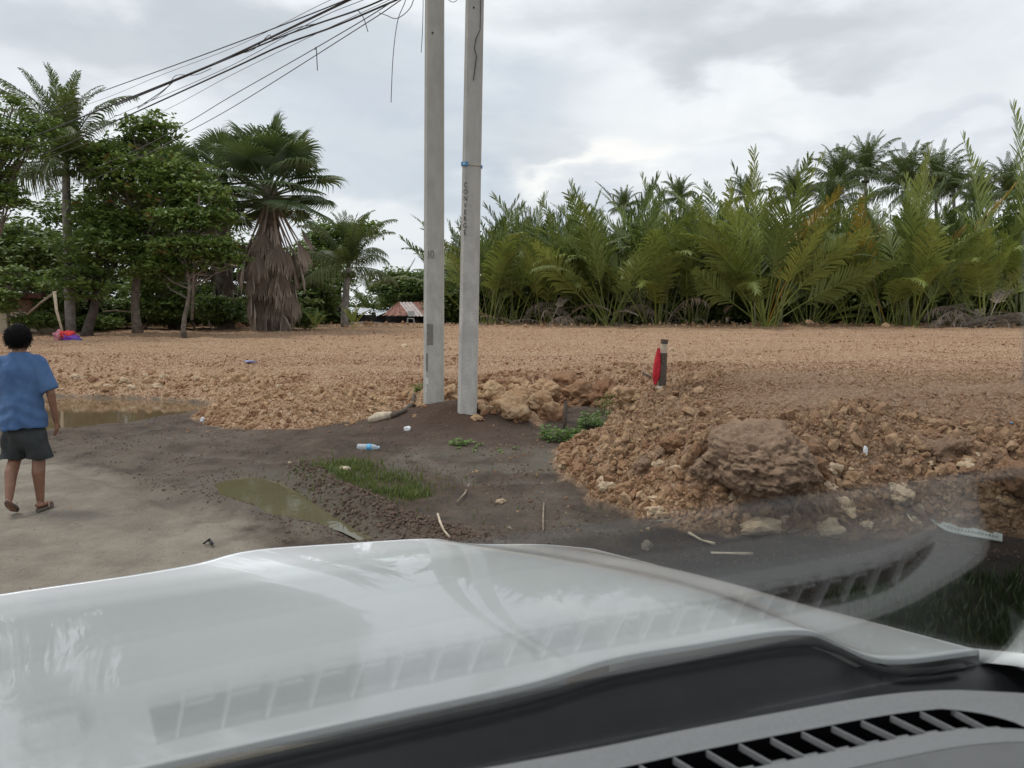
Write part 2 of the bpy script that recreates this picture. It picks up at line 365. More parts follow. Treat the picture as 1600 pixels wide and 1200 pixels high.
v1 = t.node('ShaderNodeTexVoronoi'); t.put(v1.inputs['Vector'], Pn); v1.inputs['Scale'].default_value = 22
v2 = t.node('ShaderNodeTexVoronoi'); t.put(v2.inputs['Vector'], Pn); v2.inputs['Scale'].default_value = 55
cell = t.node('ShaderNodeSeparateColor'); t.l.new(v1.outputs['Color'], cell.inputs[0])
cell2 = t.node('ShaderNodeSeparateColor'); t.l.new(v2.outputs['Color'], cell2.inputs[0])
red = t.ramp(t.noise(t.mapping(Pn, (0.11, 0.42, 1)), 0.8, 5, 0.6), 0.46, 0.58)
fillc = t.mix(nm, (0.30, 0.165, 0.085), (0.48, 0.295, 0.160))
fillc = t.mix(t.math('MULTIPLY', red, 0.6), fillc, (0.33, 0.165, 0.085))
fillc = t.mix(t.math('MULTIPLY', t.math('GREATER_THAN', cell.outputs[0], 0.62), 0.6), fillc, (0.62, 0.44, 0.29))
fillc = t.mix(t.math('MULTIPLY', t.math('GREATER_THAN', cell2.outputs[1], 0.7), 0.5), fillc, (0.70, 0.55, 0.40))
fillc = t.mix(t.math('MULTIPLY', t.math('LESS_THAN', cell2.outputs[0], 0.25), 0.5), fillc, (0.21, 0.105, 0.06))
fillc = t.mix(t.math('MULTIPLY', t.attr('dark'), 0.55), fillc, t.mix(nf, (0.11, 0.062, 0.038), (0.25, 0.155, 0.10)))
mudc = t.mix(t.ramp(nm, 0.3, 0.7), (0.055, 0.036, 0.026), (0.130, 0.092, 0.066))
mudc = t.mix(t.math('MULTIPLY', t.ramp(nb, 0.45, 0.65), 0.55), mudc, (0.20, 0.165, 0.128))
mudc = t.mix(t.math('MULTIPLY', t.attr('wet'), 0.8), mudc, t.mix(nf, (0.105, 0.090, 0.062), (0.165, 0.142, 0.10)))
mudc = t.mix(t.math('MULTIPLY', t.attr('rut'), 0.55), mudc, (0.21, 0.18, 0.145))
mudc = t.mix(t.math('MULTIPLY', t.attr('soil'), 0.92), mudc, t.mix(nf, (0.052, 0.028, 0.018), (0.10, 0.056, 0.036)))
mudc = t.mix(t.math('MULTIPLY', t.math('MULTIPLY', t.attr('roadfar'), t.ramp(nm, 0.35, 0.6)), 0.75), mudc, (0.20, 0.17, 0.13))
mudc = t.mix(t.math('MULTIPLY', t.math('MULTIPLY', t.math('GREATER_THAN', cell2.outputs[1], 0.985), t.ramp(nm, .5, .6)), 0.5), mudc, (0.32, 0.26, 0.20))
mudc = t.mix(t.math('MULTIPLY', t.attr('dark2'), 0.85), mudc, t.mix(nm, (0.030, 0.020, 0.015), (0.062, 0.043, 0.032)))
mudc = t.mix(t.math('MULTIPLY', t.attr('verge_shade'), 0.9), mudc, t.mix(nm, (0.014, 0.010, 0.007), (0.030, 0.021, 0.015)))
roadc = t.mix(t.ramp(nm, 0.3, 0.7), (0.215, 0.185, 0.145), (0.34, 0.30, 0.24))
roadc = t.mix(t.math('MULTIPLY', t.ramp(nb, 0.5, 0.62), 0.5), roadc, (0.16, 0.13, 0.10))
roadc = t.mix(t.math('MULTIPLY', t.ramp(nff, 0.5, 0.75), 0.4), roadc, (0.12, 0.10, 0.08))
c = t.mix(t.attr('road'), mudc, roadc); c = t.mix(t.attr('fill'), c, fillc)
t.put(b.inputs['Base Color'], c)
rg = t.mix(t.attr('wet'), t.mix(nm, (0.75,) * 3, (0.95,) * 3), (0.38, 0.38, 0.38)); rg = t.mix(t.attr('fill'), rg, (0.92, 0.92, 0.92)); t.put(b.inputs['Roughness'], rg)
b.inputs['Specular IOR Level'].default_value = 0.35
bh = t.math('ADD', t.math('MULTIPLY', t.math('SUBTRACT', 1.0, v1.outputs[0]), t.attr('fill')), t.math('MULTIPLY', nf, 0.9))
bh = t.math('ADD', bh, t.math('MULTIPLY', nff, 0.35)); bh = t.math('ADD', bh, t.math('MULTIPLY', t.math('MULTIPLY', t.noise(Pn, 7, 6, .7), 2.2), t.math('SUBTRACT', 1.0, t.attr('road'))))
bn = t.bump(bh, 1.0, 0.045); t.put(b.inputs['Normal'], bn)
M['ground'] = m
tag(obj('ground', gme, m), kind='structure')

# muddy water
def water(name, P, z, c, rough=0.03):
    m, t, b = new_mat(name); Pn = t.node('ShaderNodeNewGeometry').outputs['Position']
    t.put(b.inputs['Base Color'], t.mix(t.noise(Pn, 1.2, 4), c, tuple(x * 0.75 for x in c))); b.inputs['Roughness'].default_value = rough
    b.inputs['IOR'].default_value = 1.33
    t.put(b.inputs['Normal'], t.bump(t.noise(Pn, 14, 2), 0.05, 0.01))
    ctr = P.mean(0); Q = ctr + (P - ctr) * 1.25
    o = mk(name, [(q[0], q[1], z) for q in Q], [tuple(range(len(Q)))], m); tag(o, kind='structure'); return o
water('puddle', PUD1, -0.055, (0.135, 0.122, 0.070))
water('puddle_water', PUD2, -0.048, (0.17, 0.12, 0.07))

# ---------------------------------------------------------------- rocks
def ico(sub):
    import bmesh
    bm = bmesh.new(); bmesh.ops.create_icosphere(bm, subdivisions=sub, radius=1.0)
    V = np.array([v.co[:] for v in bm.verts]); Fc = np.array([[v.index for v in f.verts] for f in bm.faces]); bm.free(); return V, Fc
def rock_mesh(name, sub, seed, sc=(1, 1, 0.7), lump=0.5, pit=0.10, smooth=True):
    V, Fc = ico(sub); r = np.random.default_rng(seed); V = V.copy(); off = r.uniform(0, 50, 3)
    for k in range(7):                                       # flattened faces
        n = r.normal(size=3); n /= np.linalg.norm(n); d = V @ n; lim = r.uniform(0.55, 0.85)
        V = V - np.outer(np.clip(d - lim, 0, None) * 0.85, n)
    nrm = V / np.linalg.norm(V, axis=1)[:, None]
    V = V * (1 + lump * fbm3(V * 1.3 + off, 3, seed))[:, None]
    if sub > 2:
        V = V - nrm * (pit * (np.abs(fbm3(V * 3.3 + off, 4, seed + 3, 0.65)) * 1.9))[:, None] + nrm * (0.25 * pit * fbm3(V * 11 + off, 2, seed + 5))[:, None]
    V = V * np.array(sc); return mesh_data(name, V, Fc, smooth)
def rockmat(name, a, bcol, red, dark=(0.16, 0.09, 0.055), dirty=False):
    m, t, b = new_mat(name); C_ = t.node('ShaderNodeNewGeometry'); Pn = C_.outputs['Position']; r = t.node('ShaderNodeObjectInfo').outputs['Random']
    n = t.noise(Pn, 5, 5, 0.65); nf = t.noise(Pn, 34, 5, 0.7)
    c = t.mix(t.ramp(n, 0.3, 0.7), a, bcol); c = t.mix(t.math('MULTIPLY', t.ramp(r, 0.35, 0.95), 0.85), c, red)
    c = t.mix(t.ramp(nf, 0.56, 0.72, 0, 0.85), c, tuple(min(.8, x * 1.35) for x in a)); c = t.mix(t.ramp(nf, 0.44, 0.30, 0, 0.8), c, dark)
    if dirty:
        c = t.mix(t.math('MULTIPLY', t.ramp(t.noise(t.mapping(Pn, (.11, .42, 1)), .8, 5, .6), .46, .58), .7), c, (.25, .13, .072))
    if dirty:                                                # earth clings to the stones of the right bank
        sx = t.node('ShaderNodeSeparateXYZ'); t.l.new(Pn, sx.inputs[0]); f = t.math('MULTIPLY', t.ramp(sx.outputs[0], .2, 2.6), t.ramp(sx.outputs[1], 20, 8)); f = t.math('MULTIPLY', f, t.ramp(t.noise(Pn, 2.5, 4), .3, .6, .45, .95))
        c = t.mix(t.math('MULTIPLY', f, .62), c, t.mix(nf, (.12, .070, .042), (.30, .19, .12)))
    t.put(b.inputs['Base Color'], c); b.inputs['Roughness'].default_value = 0.93; b.inputs['Specular IOR Level'].default_value = 0.25
    t.put(b.inputs['Normal'], t.bump(t.math('ADD', nf, t.math('MULTIPLY', t.noise(Pn, 110, 3), 0.4)), 0.9, 0.03)); return m
M['coral'] = rockmat('coral rubble', (0.57, 0.41, 0.255), (0.43, 0.26, 0.14), (0.27, 0.14, 0.075), dirty=True)
M['coral_pale'] = rockmat('pale coral rock', (0.66, 0.53, 0.37), (0.58, 0.43, 0.28), (0.54, 0.42, 0.29))
M['coral_dark'] = rockmat('dark coral rock', (0.34, 0.24, 0.165), (0.24, 0.16, 0.105), (0.22, 0.14, 0.09), (0.08, 0.05, 0.034))
M['stone'] = rockmat('grey stone', (0.34, 0.30, 0.25), (0.26, 0.22, 0.18), (0.30, 0.25, 0.2))

# loose rubble over the fill: nobody could count it; instanced small stones on measured points
small = []
hid = bpy.data.collections.new('rubble_sources')
for i in range(7):
    o = bpy.data.objects.new('rubble_stone', rock_mesh('rubble_stone', 1, 100 + i, (1, random.uniform(.6, .95), random.uniform(.45, .75)), 0.6, smooth=False))
    o.data.materials.append(M['coral']); hid.objects.link(o)
def scatter_pts(n, ylo, yhi, dmin, dmax, smin, smax, pw=1.0, umax=0.75, cond=None):
    y = ylo * (yhi / ylo) ** RNG.random(n * 3) if pw == 0 else np.sqrt(ylo ** 2 + (yhi ** 2 - ylo ** 2) * RNG.random(n * 3))
    x = y * RNG.uniform(-umax, umax, n * 3); d = fill_d(x, y); k = (d > dmin) & (d < dmax)
    if cond is not None: k &= cond(x, y)
    x = x[k][:n]; y = y[k][:n]; s = smin * (smax / smin) ** (RNG.random(len(x)) ** 1.8)
    return x, y, s
X = []; Y = []; SC = []
for a in [(34000, 5.4, 17, 0.02, 1.9, 0.007, 0.036, 0), (80000, 7, 47, 0.02, 99, 0.007, 0.028, 0, .75, lambda x, y: fbm2(x * .5, y * 1.3, 3, 88) > RNG.uniform(-.35, .2, len(x))), (4200, 5.4, 20, 0.05, 1.7, 0.03, 0.095, 0), (8000, 18, 47, 0.3, 99, 0.018, 0.055, 0, .75, lambda x, y: fbm2(x * .4, y * .9, 3, 89) > 0.02),
          (900, 6, 12, -0.9, 0.0, 0.006, 0.03), (260, 6, 11, -6, -0.1, 0.004, 0.014), (3500, 4.2, 13, -9, -0.1, 0.002, 0.008, 0)]:
    x, y, s = scatter_pts(*a); X.append(x); Y.append(y); SC.append(s)
x, y, s = scatter_pts(1400, 41, 47, 0.3, 99, 0.06, 0.22); X.append(x); Y.append(y); SC.append(s)
X = np.concatenate(X); Y = np.concatenate(Y); SC = np.concatenate(SC); Z = terrain(X, Y) + SC * 0.25
# none in the puddles or on the soil mound
k = ~((X > -.9) & (X < 1.9) & (Y > 10.9) & (Y < 13.6) & (fill_d(X, Y) < 1.1) & (RNG.random(len(X)) < .8)) & ~(inside(X, Y, PUD1) | inside(X, Y, PUD2)) & ~((np.hypot((X - MOUND[0]) / 1.3, (Y - MOUND[1]) / 0.8) < 1) & (SC > 0.012))
X, Y, Z, SC = X[k], Y[k], Z[k], SC[k]
def instancer(name, X, Y, Z, SC, coll, kind='stuff', tilt=True):
    me = bpy.data.meshes.new(name); me.vertices.add(len(X)); me.vertices.foreach_set('co', np.stack([X, Y, Z], 1).astype(np.float32).ravel())
    vattr(me, 'scl', SC)
    a = me.attributes.new('rot', 'FLOAT_VECTOR', 'POINT'); R3 = RNG.uniform(0, 6.28, (len(X), 3))
    if not tilt: R3[:, :2] = RNG.normal(0, 0.12, (len(X), 2))
    a.data.foreach_set('vector', R3.astype(np.float32).ravel()); me.update()
    o = bpy.data.objects.new(name, me); COL.objects.link(o); tag(o, kind=kind)
    ng = bpy.data.node_groups.new(name + '_nodes', 'GeometryNodeTree')
    ng.interface.new_socket('Geometry', in_out='INPUT', socket_type='NodeSocketGeometry'); ng.interface.new_socket('Geometry', in_out='OUTPUT', socket_type='NodeSocketGeometry')
    gi = ng.nodes.new('NodeGroupInput'); go = ng.nodes.new('NodeGroupOutput')
    mp = ng.nodes.new('GeometryNodeMeshToPoints'); ip = ng.nodes.new('GeometryNodeInstanceOnPoints'); ci = ng.nodes.new('GeometryNodeCollectionInfo')
    ci.inputs['Collection'].default_value = coll; ci.inputs['Separate Children'].default_value = True; ci.inputs['Reset Children'].default_value = True
    ip.inputs['Pick Instance'].default_value = True
    na_ = ng.nodes.new('GeometryNodeInputNamedAttribute'); na_.data_type = 'FLOAT'; na_.inputs['Name'].default_value = 'scl'
    nb_ = ng.nodes.new('GeometryNodeInputNamedAttribute'); nb_.data_type = 'FLOAT_VECTOR'; nb_.inputs['Name'].default_value = 'rot'
    L = ng.links.new
    L(gi.outputs[0], mp.inputs[0]); L(mp.outputs[0], ip.inputs['Points']); L(ci.outputs[0], ip.inputs['Instance'])
    L(nb_.outputs[0], ip.inputs['Rotation']); L(na_.outputs[0], ip.inputs['Scale']); L(ip.outputs[0], go.inputs[0])
    md = o.modifiers.new('scatter', 'NODES'); md.node_group = ng
    return o
instancer('coral_rubble', X, Y, Z, SC, hid)

# clods of earth on the bare soil
hid2 = bpy.data.collections.new('clod_sources')
for i in range(4):
    o = bpy.data.objects.new('earth_clod', rock_mesh('earth_clod', 1, 150 + i, (1, random.uniform(.6, .95), random.uniform(.45, .75)), 0.7, smooth=False))
    o.data.materials.append(simple('earth clod', (.115, .078, .057), .95, .35, 9)); hid2.objects.link(o)
x, y, s = scatter_pts(22000, 5.2, 15, -9, -0.02, 0.003, 0.017, 0); k = ~(inside(x, y, PUD1) | inside(x, y, PUD2)) & (road_d(x, y) < -.3) & (fbm2(x * 2, y * 2, 3, 91) > .02)
x, y, s = x[k], y[k], s[k]
rx = RIDGE[RNG.integers(0, len(RIDGE) - 1, 1500)]; tq = RNG.random((1500, 1)); i_ = RNG.integers(0, len(RIDGE) - 1, 1500); q = RIDGE[i_] * (1 - tq) + RIDGE[i_ + 1] * tq + RNG.normal(0, .13, (1500, 2)); x = np.concatenate([x, q[:, 0]]); y = np.concatenate([y, q[:, 1]]); s = np.concatenate([s, RNG.uniform(.006, .028, 1500)])
instancer('earth_clods', x, y, terrain(x, y) + s * .2, s, hid2)

# rocks big enough to pick apart
ROCKM = [rock_mesh('rubble_rock', 4, 300 + i, (1, random.uniform(.65, .95), random.uniform(.55, .85)), 0.8, 0.22) for i in range(9)]
ROCKB = [rock_mesh('boulder', 5, 400 + i, (1, random.uniform(.7, .95), random.uniform(.6, .85)), 0.7, 0.17) for i in range(5)]
def rock(name, px, py, wpx, label, mat='coral', z=None, group=None, big=False, sc=(1, 1, 1), rz=None, i=None, sink=0.2, yy=None):
    if yy is None:
        # walk along the sight line until it meets the ground
        ys = np.linspace(4, 46, 900); d = ray(px, py); tt = ys / d[1]; P = CAM[None] + tt[:, None] * d[None]; zz = terrain(P[:, 0], P[:, 1]); hit = np.argmax(P[:, 2] <= zz)
        P = P[hit]
    else: P = AT(px, py, yy)
    s = wpx * P[1] / FPX / 2
    me = MAINB if wpx > 200 else (ROCKB if big else ROCKM)[(i if i is not None else random.randrange(99)) % (5 if big else 9)]
    o = bpy.data.objects.new(name, me); COL.objects.link(o)
    if not me.materials: me.materials.append(M['coral'])
    o.material_slots[0].link = 'OBJECT'; o.material_slots[0].material = M[mat]
    o.scale = (s * sc[0], s * sc[1], s * sc[2]); o.location = (P[0], P[1] + s * 0.3, P[2] + s * sc[2] * (0.35 - sink) + (.16 if wpx > 200 else 0)); o.rotation_euler = (0 if wpx > 200 else random.uniform(-.3, .3), 0 if wpx > 200 else random.uniform(-.3, .3), rz if rz is not None else random.uniform(0, 6.28))
    tag(o, label, 'rock', group); return o
big = ROCKB
V, Fc = ico(6); n0 = V.copy(); V = V * (1 + .55 * fbm3(V * 1.1 + 31, 3, 61))[:, None]; V[:, 2] = np.where(V[:, 2] > 0, V[:, 2] * .92, V[:, 2])
V = V - n0 * (.22 * np.clip(.32 - np.abs(fbm3(V * 2.6 + 9, 3, 62, .6)) * 2.2, 0, 1) + .07 * np.abs(fbm3(V * 7 + 3, 3, 63)) * 2 + .045 * np.abs(fbm3(V * 17, 3, 64)) * 2)[:, None]
MAINB = mesh_data('boulder', V * [1.12, .8, .64], Fc, True); MAINB.materials.append(M['coral'])
# the rough wall behind the poles
for (u, v, wd, lab) in [
    (758, 600, 30, 'brown rounded rock against the right side of the right pole, topmost of the wall'), (772, 622, 44, 'large tan rock in the rubble wall just right of the right pole'),
    (815, 606, 36, 'tan rock on top of the rubble wall midway between the pole and the stick'), (848, 618, 44, 'brown boulder at the right end of the rubble wall top'),
    (810, 634, 42, 'round brown rock in the middle of the rubble wall right of the poles'), (840, 640, 50, 'wide pale tan rock in the rubble wall left of the gully stick'),
    (795, 650, 56, 'broad orange tan rock at the foot of the rubble wall'), (858, 655, 46, 'orange rock at the foot of the wall beside the green weeds'),
    (905, 625, 56, 'brown boulder hanging over the gully behind the stick'), (940, 622, 50, 'tan boulder above the tall weed in the gully'),
    (985, 628, 44, 'dark topped rock above the right rim of the gully'), (703, 618, 34, 'tan rock seen between the two concrete poles'),
    (882, 603, 40, 'brown rock on the rim just left of the gully stick')]:
    rock('rubble_rock', u, v, wd * 1.35, lab, 'coral', None, 'rocks of the rubble wall behind the poles', big=wd > 40)
for k in range(60):
    u = random.uniform(745, 1000); v = random.uniform(600, 662) if u < 870 else random.uniform(612, 640)
    rock('rubble_rock', u, v, random.uniform(16, 36), 'small tan rock packed between larger ones in the rubble wall behind the poles', 'coral', None, 'rocks of the rubble wall behind the poles')
for k in range(26):
    rock('rubble_rock', random.uniform(575, 662), random.uniform(612, 655), random.uniform(9, 19), 'small tan rock on the gravel slope left of the poles', 'coral', None, 'rocks on the slope left of the poles')
for k in range(34):
    rock('rubble_rock', random.uniform(95, 335), random.uniform(588, 613), random.uniform(9, 21), 'small tan rock along the slope above the large puddle', random.choice(['coral', 'coral', 'coral_pale']), None, 'rocks on the slope above the large puddle')
for k in range(34):
    rock('rubble_rock', random.uniform(305, 560), random.uniform(640, 667), random.uniform(7, 15), 'small tan rock at the lower edge of the gravel tongue left of the log', 'coral', None, 'rocks along the gravel tongue')
# the bank on the right
for (u, v, wd, mt, lab, sc) in [
    (1190, 785, 215, 'coral_dark', 'largest boulder, dark brown and pitted, halfway up the right bank', (1, 1, 1.02)),
    (1100, 745, 70, 'coral_dark', 'dark boulder left of the largest boulder on the right bank', (1, 1, .9)),
    (1280, 745, 60, 'coral', 'tan rock wedged against the right side of the largest boulder', (1, 1, 1)),
    (1482, 722, 110, 'coral_dark', 'dark boulder on the upper right of the bank', (1, 1, .8)),
    (1590, 765, 90, 'coral', 'pale brown boulder cut by the right edge of the photo', (1, 1, 1.1)),
    (1412, 775, 78, 'coral_pale', 'long pale rock lying across the bank right of the largest boulder', (1, .6, .5)),
    (1187, 838, 84, 'coral_pale', 'pale knobbly rock on the dark soil, left of the two lying side by side', (1, .7, .75)),
    (1287, 836, 70, 'coral_pale', 'pale block of rock on the dark soil, right of the two lying side by side', (1, .7, .75)),
    (1325, 800, 60, 'coral_pale', 'pale crumbly rock at the toe of the right bank', (1, .8, .7)),
    (1025, 806, 50, 'coral_pale', 'yellowish rock at the toe where the bank meets the mud', (1, .8, .7)),
    (950, 745, 38, 'coral', 'orange rock at the left tip of the right bank', (1, .9, .9)), (985, 770, 46, 'coral', 'reddish rock at the toe of the bank above the mud flat', (1, .9, .9)),
    (893, 722, 40, 'coral', 'tan rock at the left foot of the bank below the weeds', (1, .9, .8)), (1060, 700, 52, 'coral', 'tan rock on the crest of the bank left of the big boulder', (1, .9, .8)),
    (1010, 735, 50, 'coral_dark', 'brown boulder low in the left part of the right bank', (1, .9, 1)), (1345, 760, 56, 'coral', 'lumpy brown rock between the largest boulder and the long pale rock', (1, .9, .9)),
    (1530, 805, 70, 'coral', 'reddish brown rock above the pale printed sheet', (1, .8, .7)), (1395, 700, 60, 'coral', 'brown rock near the crest on the right part of the bank', (1, .9, .7))]:
    rock('boulder' if wd > 65 else 'rubble_rock', u, v, wd, lab, mt, None, 'rocks of the right bank', big=wd > 36, sc=sc, sink=0.12 if wd > 80 else 0.2)
for k in range(120):
    u = random.uniform(880, 1620); lo = 690 if u < 1000 else 700; hi = np.interp(u, [880, 1000, 1140, 1500, 1620], [735, 810, 828, 830, 845])
    rock('rubble_rock', u, random.uniform(lo, hi), random.uniform(12, 34), 'small rough rock among the rubble of the right bank', random.choice(['coral', 'coral', 'coral_dark', 'coral_pale']), None, 'rocks of the right bank')
for (u, v, wd, mt, lab) in [
    (192, 598, 22, 'coral_pale', 'pale rock standing out of the slope above the large puddle'), (236, 585, 16, 'coral', 'reddish rock on the far slope left of the tongue of gravel'),
    (245, 606, 20, 'coral_pale', 'pale rock at the water edge right of the standing one'), (170, 612, 24, 'coral', 'brown rock at the edge of the large puddle'),
    (370, 597, 40, 'coral', 'long low brown rock in the middle of the left rubble'), (436, 606, 14, 'coral_pale', 'small pale rock on the field above the gravel tongue'),
    (632, 542, 12, 'coral_pale', 'white stone alone on the far field left of the poles'), (1240, 752, 10, 'stone', 'thumb sized grey stone on the big boulder'),
    (783, 787, 18, 'coral_pale', 'round cream stone alone on the mud in front of the poles'), (797, 826, 9, 'stone', 'small dark clod below the cream stone'),
    (1012, 857, 26, 'stone', 'smooth grey stone in the mud near the bonnet'), (536, 735, 16, 'coral_pale', 'flat cream stone in the grass patch'),
    (452, 724, 8, 'coral_pale', 'small cream pebble left of the grass patch'), (405, 508, 30, 'stone', 'flat tan rock in front of the large fan palm'),
    (368, 512, 26, 'coral', 'brown rock left of the flat one by the fan palm'), (1265, 505, 14, 'coral', 'small rock on the far edge of the field below the bright fronds'),
    (1050, 549, 14, 'coral_pale', 'whitish clod right of the marker stake'), (1385, 512, 16, 'coral', 'tan clod on the far edge of the field at right')]:
    rock('stone' if mt != 'coral' else 'rubble_rock', u, v, wd, lab, mt, None, None)

# ================================================================ vegetation
def leaf_mesh(name, V, Fc, tt, vv, mat=None):
    me = mesh_data(name, V, Fc, False); vattr(me, 'leaft', tt); vattr(me, 'leafv', vv)
    if mat: me.materials.append(mat)
    return me
def frond(name, L, seed, bare=0.25, bend=0.9, lean=0.1, pairs=48, lmax=0.9, wid=0.055, ang=55, droop=0.25, vfold=0.35, jitter=0.12, rw=0.035, ragged=0.0, mat=None):
    """pinnate palm leaf in its own space: starts at the origin going up +Z and bends towards +X"""
    r = np.random.default_rng(seed); N = 22; s = np.linspace(0, 1, N); th = lean + bend * s ** 1.7
    tw = r.normal(0, 0.12) * s ** 2
    dx = np.sin(th); dz = np.cos(th); P = np.zeros((N, 3)); st = L / (N - 1)
    for i in range(1, N): P[i] = P[i - 1] + st * np.array([dx[i] * math.cos(tw[i]), dx[i] * math.sin(tw[i]), dz[i]])
    V = []; Fc = []; T = []; VV = []
    Tn = np.gradient(P, axis=0); Tn /= np.linalg.norm(Tn, axis=1)[:, None]
    side = np.cross(Tn, np.cross([0, 0, 1.0], Tn) + 1e-6); 
    sd0 = np.cross(Tn, [1.0, 0, 0.0]); sd0 = np.stack([np.zeros(N), np.ones(N), np.zeros(N)], 1); 
    for i in range(N):                                        # rachis, three sided
        a = sd0[i]; up = np.cross(Tn[i], a); w_ = rw * (1 - 0.9 * s[i]) + 0.004
        for q in (a * w_, -a * w_, up * w_ * -1.2): V.append(P[i] + q); T.append(0.0); VV.append(0.75)
    for i in range(N - 1):
        for k in range(3): k2 = (k + 1) % 3; Fc.append((i * 3 + k, i * 3 + k2, (i + 1) * 3 + k2)); Fc.append((i * 3 + k, (i + 1) * 3 + k2, (i + 1) * 3 + k))
    for j in range(pairs):
        u = bare + (1 - bare) * (j + 0.5) / pairs
        if ragged and r.random() < ragged: continue
        p = np.array([np.interp(u, s, P[:, c]) for c in range(3)]); tn = np.array([np.interp(u, s, Tn[:, c]) for c in range(3)]); tn /= np.linalg.norm(tn)
        q = (u - bare) / (1 - bare); ll = lmax * (0.55 + 0.45 * math.sin(math.pi * min(1, q * 1.15 + 0.12))) * (1 - 0.45 * q ** 3)
        aa = rad(ang * (1 - 0.5 * q)); yv = np.array([0, 1.0, 0]); up = np.cross(tn, yv); up /= np.linalg.norm(up)
        if up[2] < 0: up = -up
        for sg in (-1, 1):
            a2 = aa + r.normal(0, jitter); d = tn * math.cos(a2) + (yv * sg * math.cos(vfold) + up * math.sin(vfold)) * math.sin(a2); d += r.normal(0, jitter * 0.4, 3); d /= np.linalg.norm(d)
            l2 = ll * r.uniform(0.85, 1.1); wv = tn * wid * 0.5 * r.uniform(.8, 1.2)
            m1 = p + d * l2 * 0.45 + np.array([0, 0, -droop * l2 * 0.12]); e = p + d * l2 * 0.95 + np.array([0, 0, -droop * l2 * (0.6 + r.uniform(0, .4))])
            m2 = p + d * l2 * 0.75 + np.array([0, 0, -droop * l2 * 0.36])
            o = len(V); V += [p - wv * 0.5, p + wv * 0.5, m1 - wv, m1 + wv, m2 - wv * .75, m2 + wv * .75, e]; T += [0.1, 0.1, 0.45, 0.45, .75, .75, 1.0]; h = r.uniform(0, 0.45) ** 1.5; VV += [h] * 7
            Fc += [(o, o + 1, o + 3), (o, o + 3, o + 2), (o + 2, o + 3, o + 5), (o + 2, o + 5, o + 4), (o + 4, o + 5, o + 6)]
    return leaf_mesh(name, np.array(V), np.array(Fc), T, VV, mat)
NF = [frond('frond', 1.0 * L, 10 + i, bare=ba + .06, bend=be, lean=0.02, pairs=52, lmax=lm*1.12, wid=0.105, ang=an, droop=dr, vfold=vf, ragged=rg, mat=M['nipa'])
      for i, (L, ba, be, lm, an, dr, vf, rg) in enumerate([(7.6, .30, .45, 1.15, 42, .10, .45, 0), (7.0, .28, .75, 1.2, 48, .22, .35, .03), (6.4, .25, 1.15, 1.1, 52, .38, .25, .08), (8.0, .34, .30, 1.2, 38, .08, .55, 0),
                                                           (6.8, .30, .95, 1.25, 46, .30, .3, .05), (5.6, .25, .6, 1.0, 45, .15, .5, 0), (7.4, .35, .62, 1.3, 44, .2, .15, .1), (6.6, .22, 1.45, 1.1, 55, .45, .2, .12)])]
ND = [frond('dead_frond', L, 40 + i, bare=.2, bend=be, lean=.3, pairs=34, lmax=.9, wid=0.06, ang=30, droop=1.1, vfold=-.3, jitter=.35, ragged=.25, mat=M['dead']) for i, (L, be) in enumerate([(4.5, 1.6), (3.6, 1.9), (5.2, 1.2)])]
NST = [frond('stalk', L, 60 + i, bare=.9, bend=be, lean=.02, pairs=3, lmax=.3, rw=.05, mat=M['petiole']) for i, (L, be) in enumerate([(4.5, .25), (3.2, .5), (5.2, .35)])]
CF = [frond('frond', L, 80 + i, bare=.10, bend=be, lean=le, pairs=52, lmax=1.05, wid=.07, ang=60, droop=dr, vfold=vf, jitter=.1, rw=.04, mat=M['coco'])
      for i, (L, be, le, dr, vf) in enumerate([(4.6, .9, .1, .5, .3), (4.8, 1.2, .35, .9, 0), (4.4, 1.3, .8, 1.1, -.2), (4.2, 1.0, 1.4, 1.2, -.4), (4.3, .45, .05, .3, .45)])]
def put(me, parent, loc, rot, sc=1.0, mat=None, name=None):
    o = bpy.data.objects.new(name or me.name.split('.')[0], me); COL.objects.link(o); o.parent = parent
    o.location = tuple(map(float, loc)); o.rotation_euler = rot; o.scale = (sc, sc, sc) if not isinstance(sc, tuple) else sc
    if mat is not None: o.material_slots[0].link = 'OBJECT'; o.material_slots[0].material = M[mat]
    return o
def nipa(x, y, n, sc, label, group='nipa palm clumps of the thicket', seed=0, mats=('nipa',), spread=0.32, dead=3, stalks=3, idx=None, rad_=0.6, fixed=()):
    r = random.Random(seed); z = H(x, y) - 0.1; e = empty('nipa_palm', (x, y, z), 0); tag(e, label, 'palm', group)
    for k in range(n):
        a = 2 * math.pi * (k + r.random() * .7) / n; me = NF[r.choice(idx or range(len(NF)))]
        tilt = r.uniform(0.0, spread) * (1 if k % 3 else 1.5); rr_ = r.uniform(0, rad_)
        put(me, e, (math.cos(a) * rr_, math.sin(a) * rr_, 0), (r.uniform(-.38, .38), tilt, a), sc * r.uniform(.72, 1.05), r.choice(mats))
    for q in fixed: put(NF[q[3]], e, (0, -.2, 0), (q[5] if len(q) > 5 else 0, q[1], q[0]), q[2], q[4])
    for k in range(dead): put(ND[r.randrange(3)], e, (r.uniform(-.6, .6), r.uniform(-.6, .2), 0), (0, r.uniform(.1, .7), r.uniform(0, 6.28)), sc * r.uniform(.6, 1.0))
    for k in range(stalks): put(NST[r.randrange(3)], e, (r.uniform(-.9, .9), r.uniform(-.8, .3), 0), (0, r.uniform(0, .3), r.uniform(0, 6.28)), sc * r.uniform(.6, 1.0))
    return e
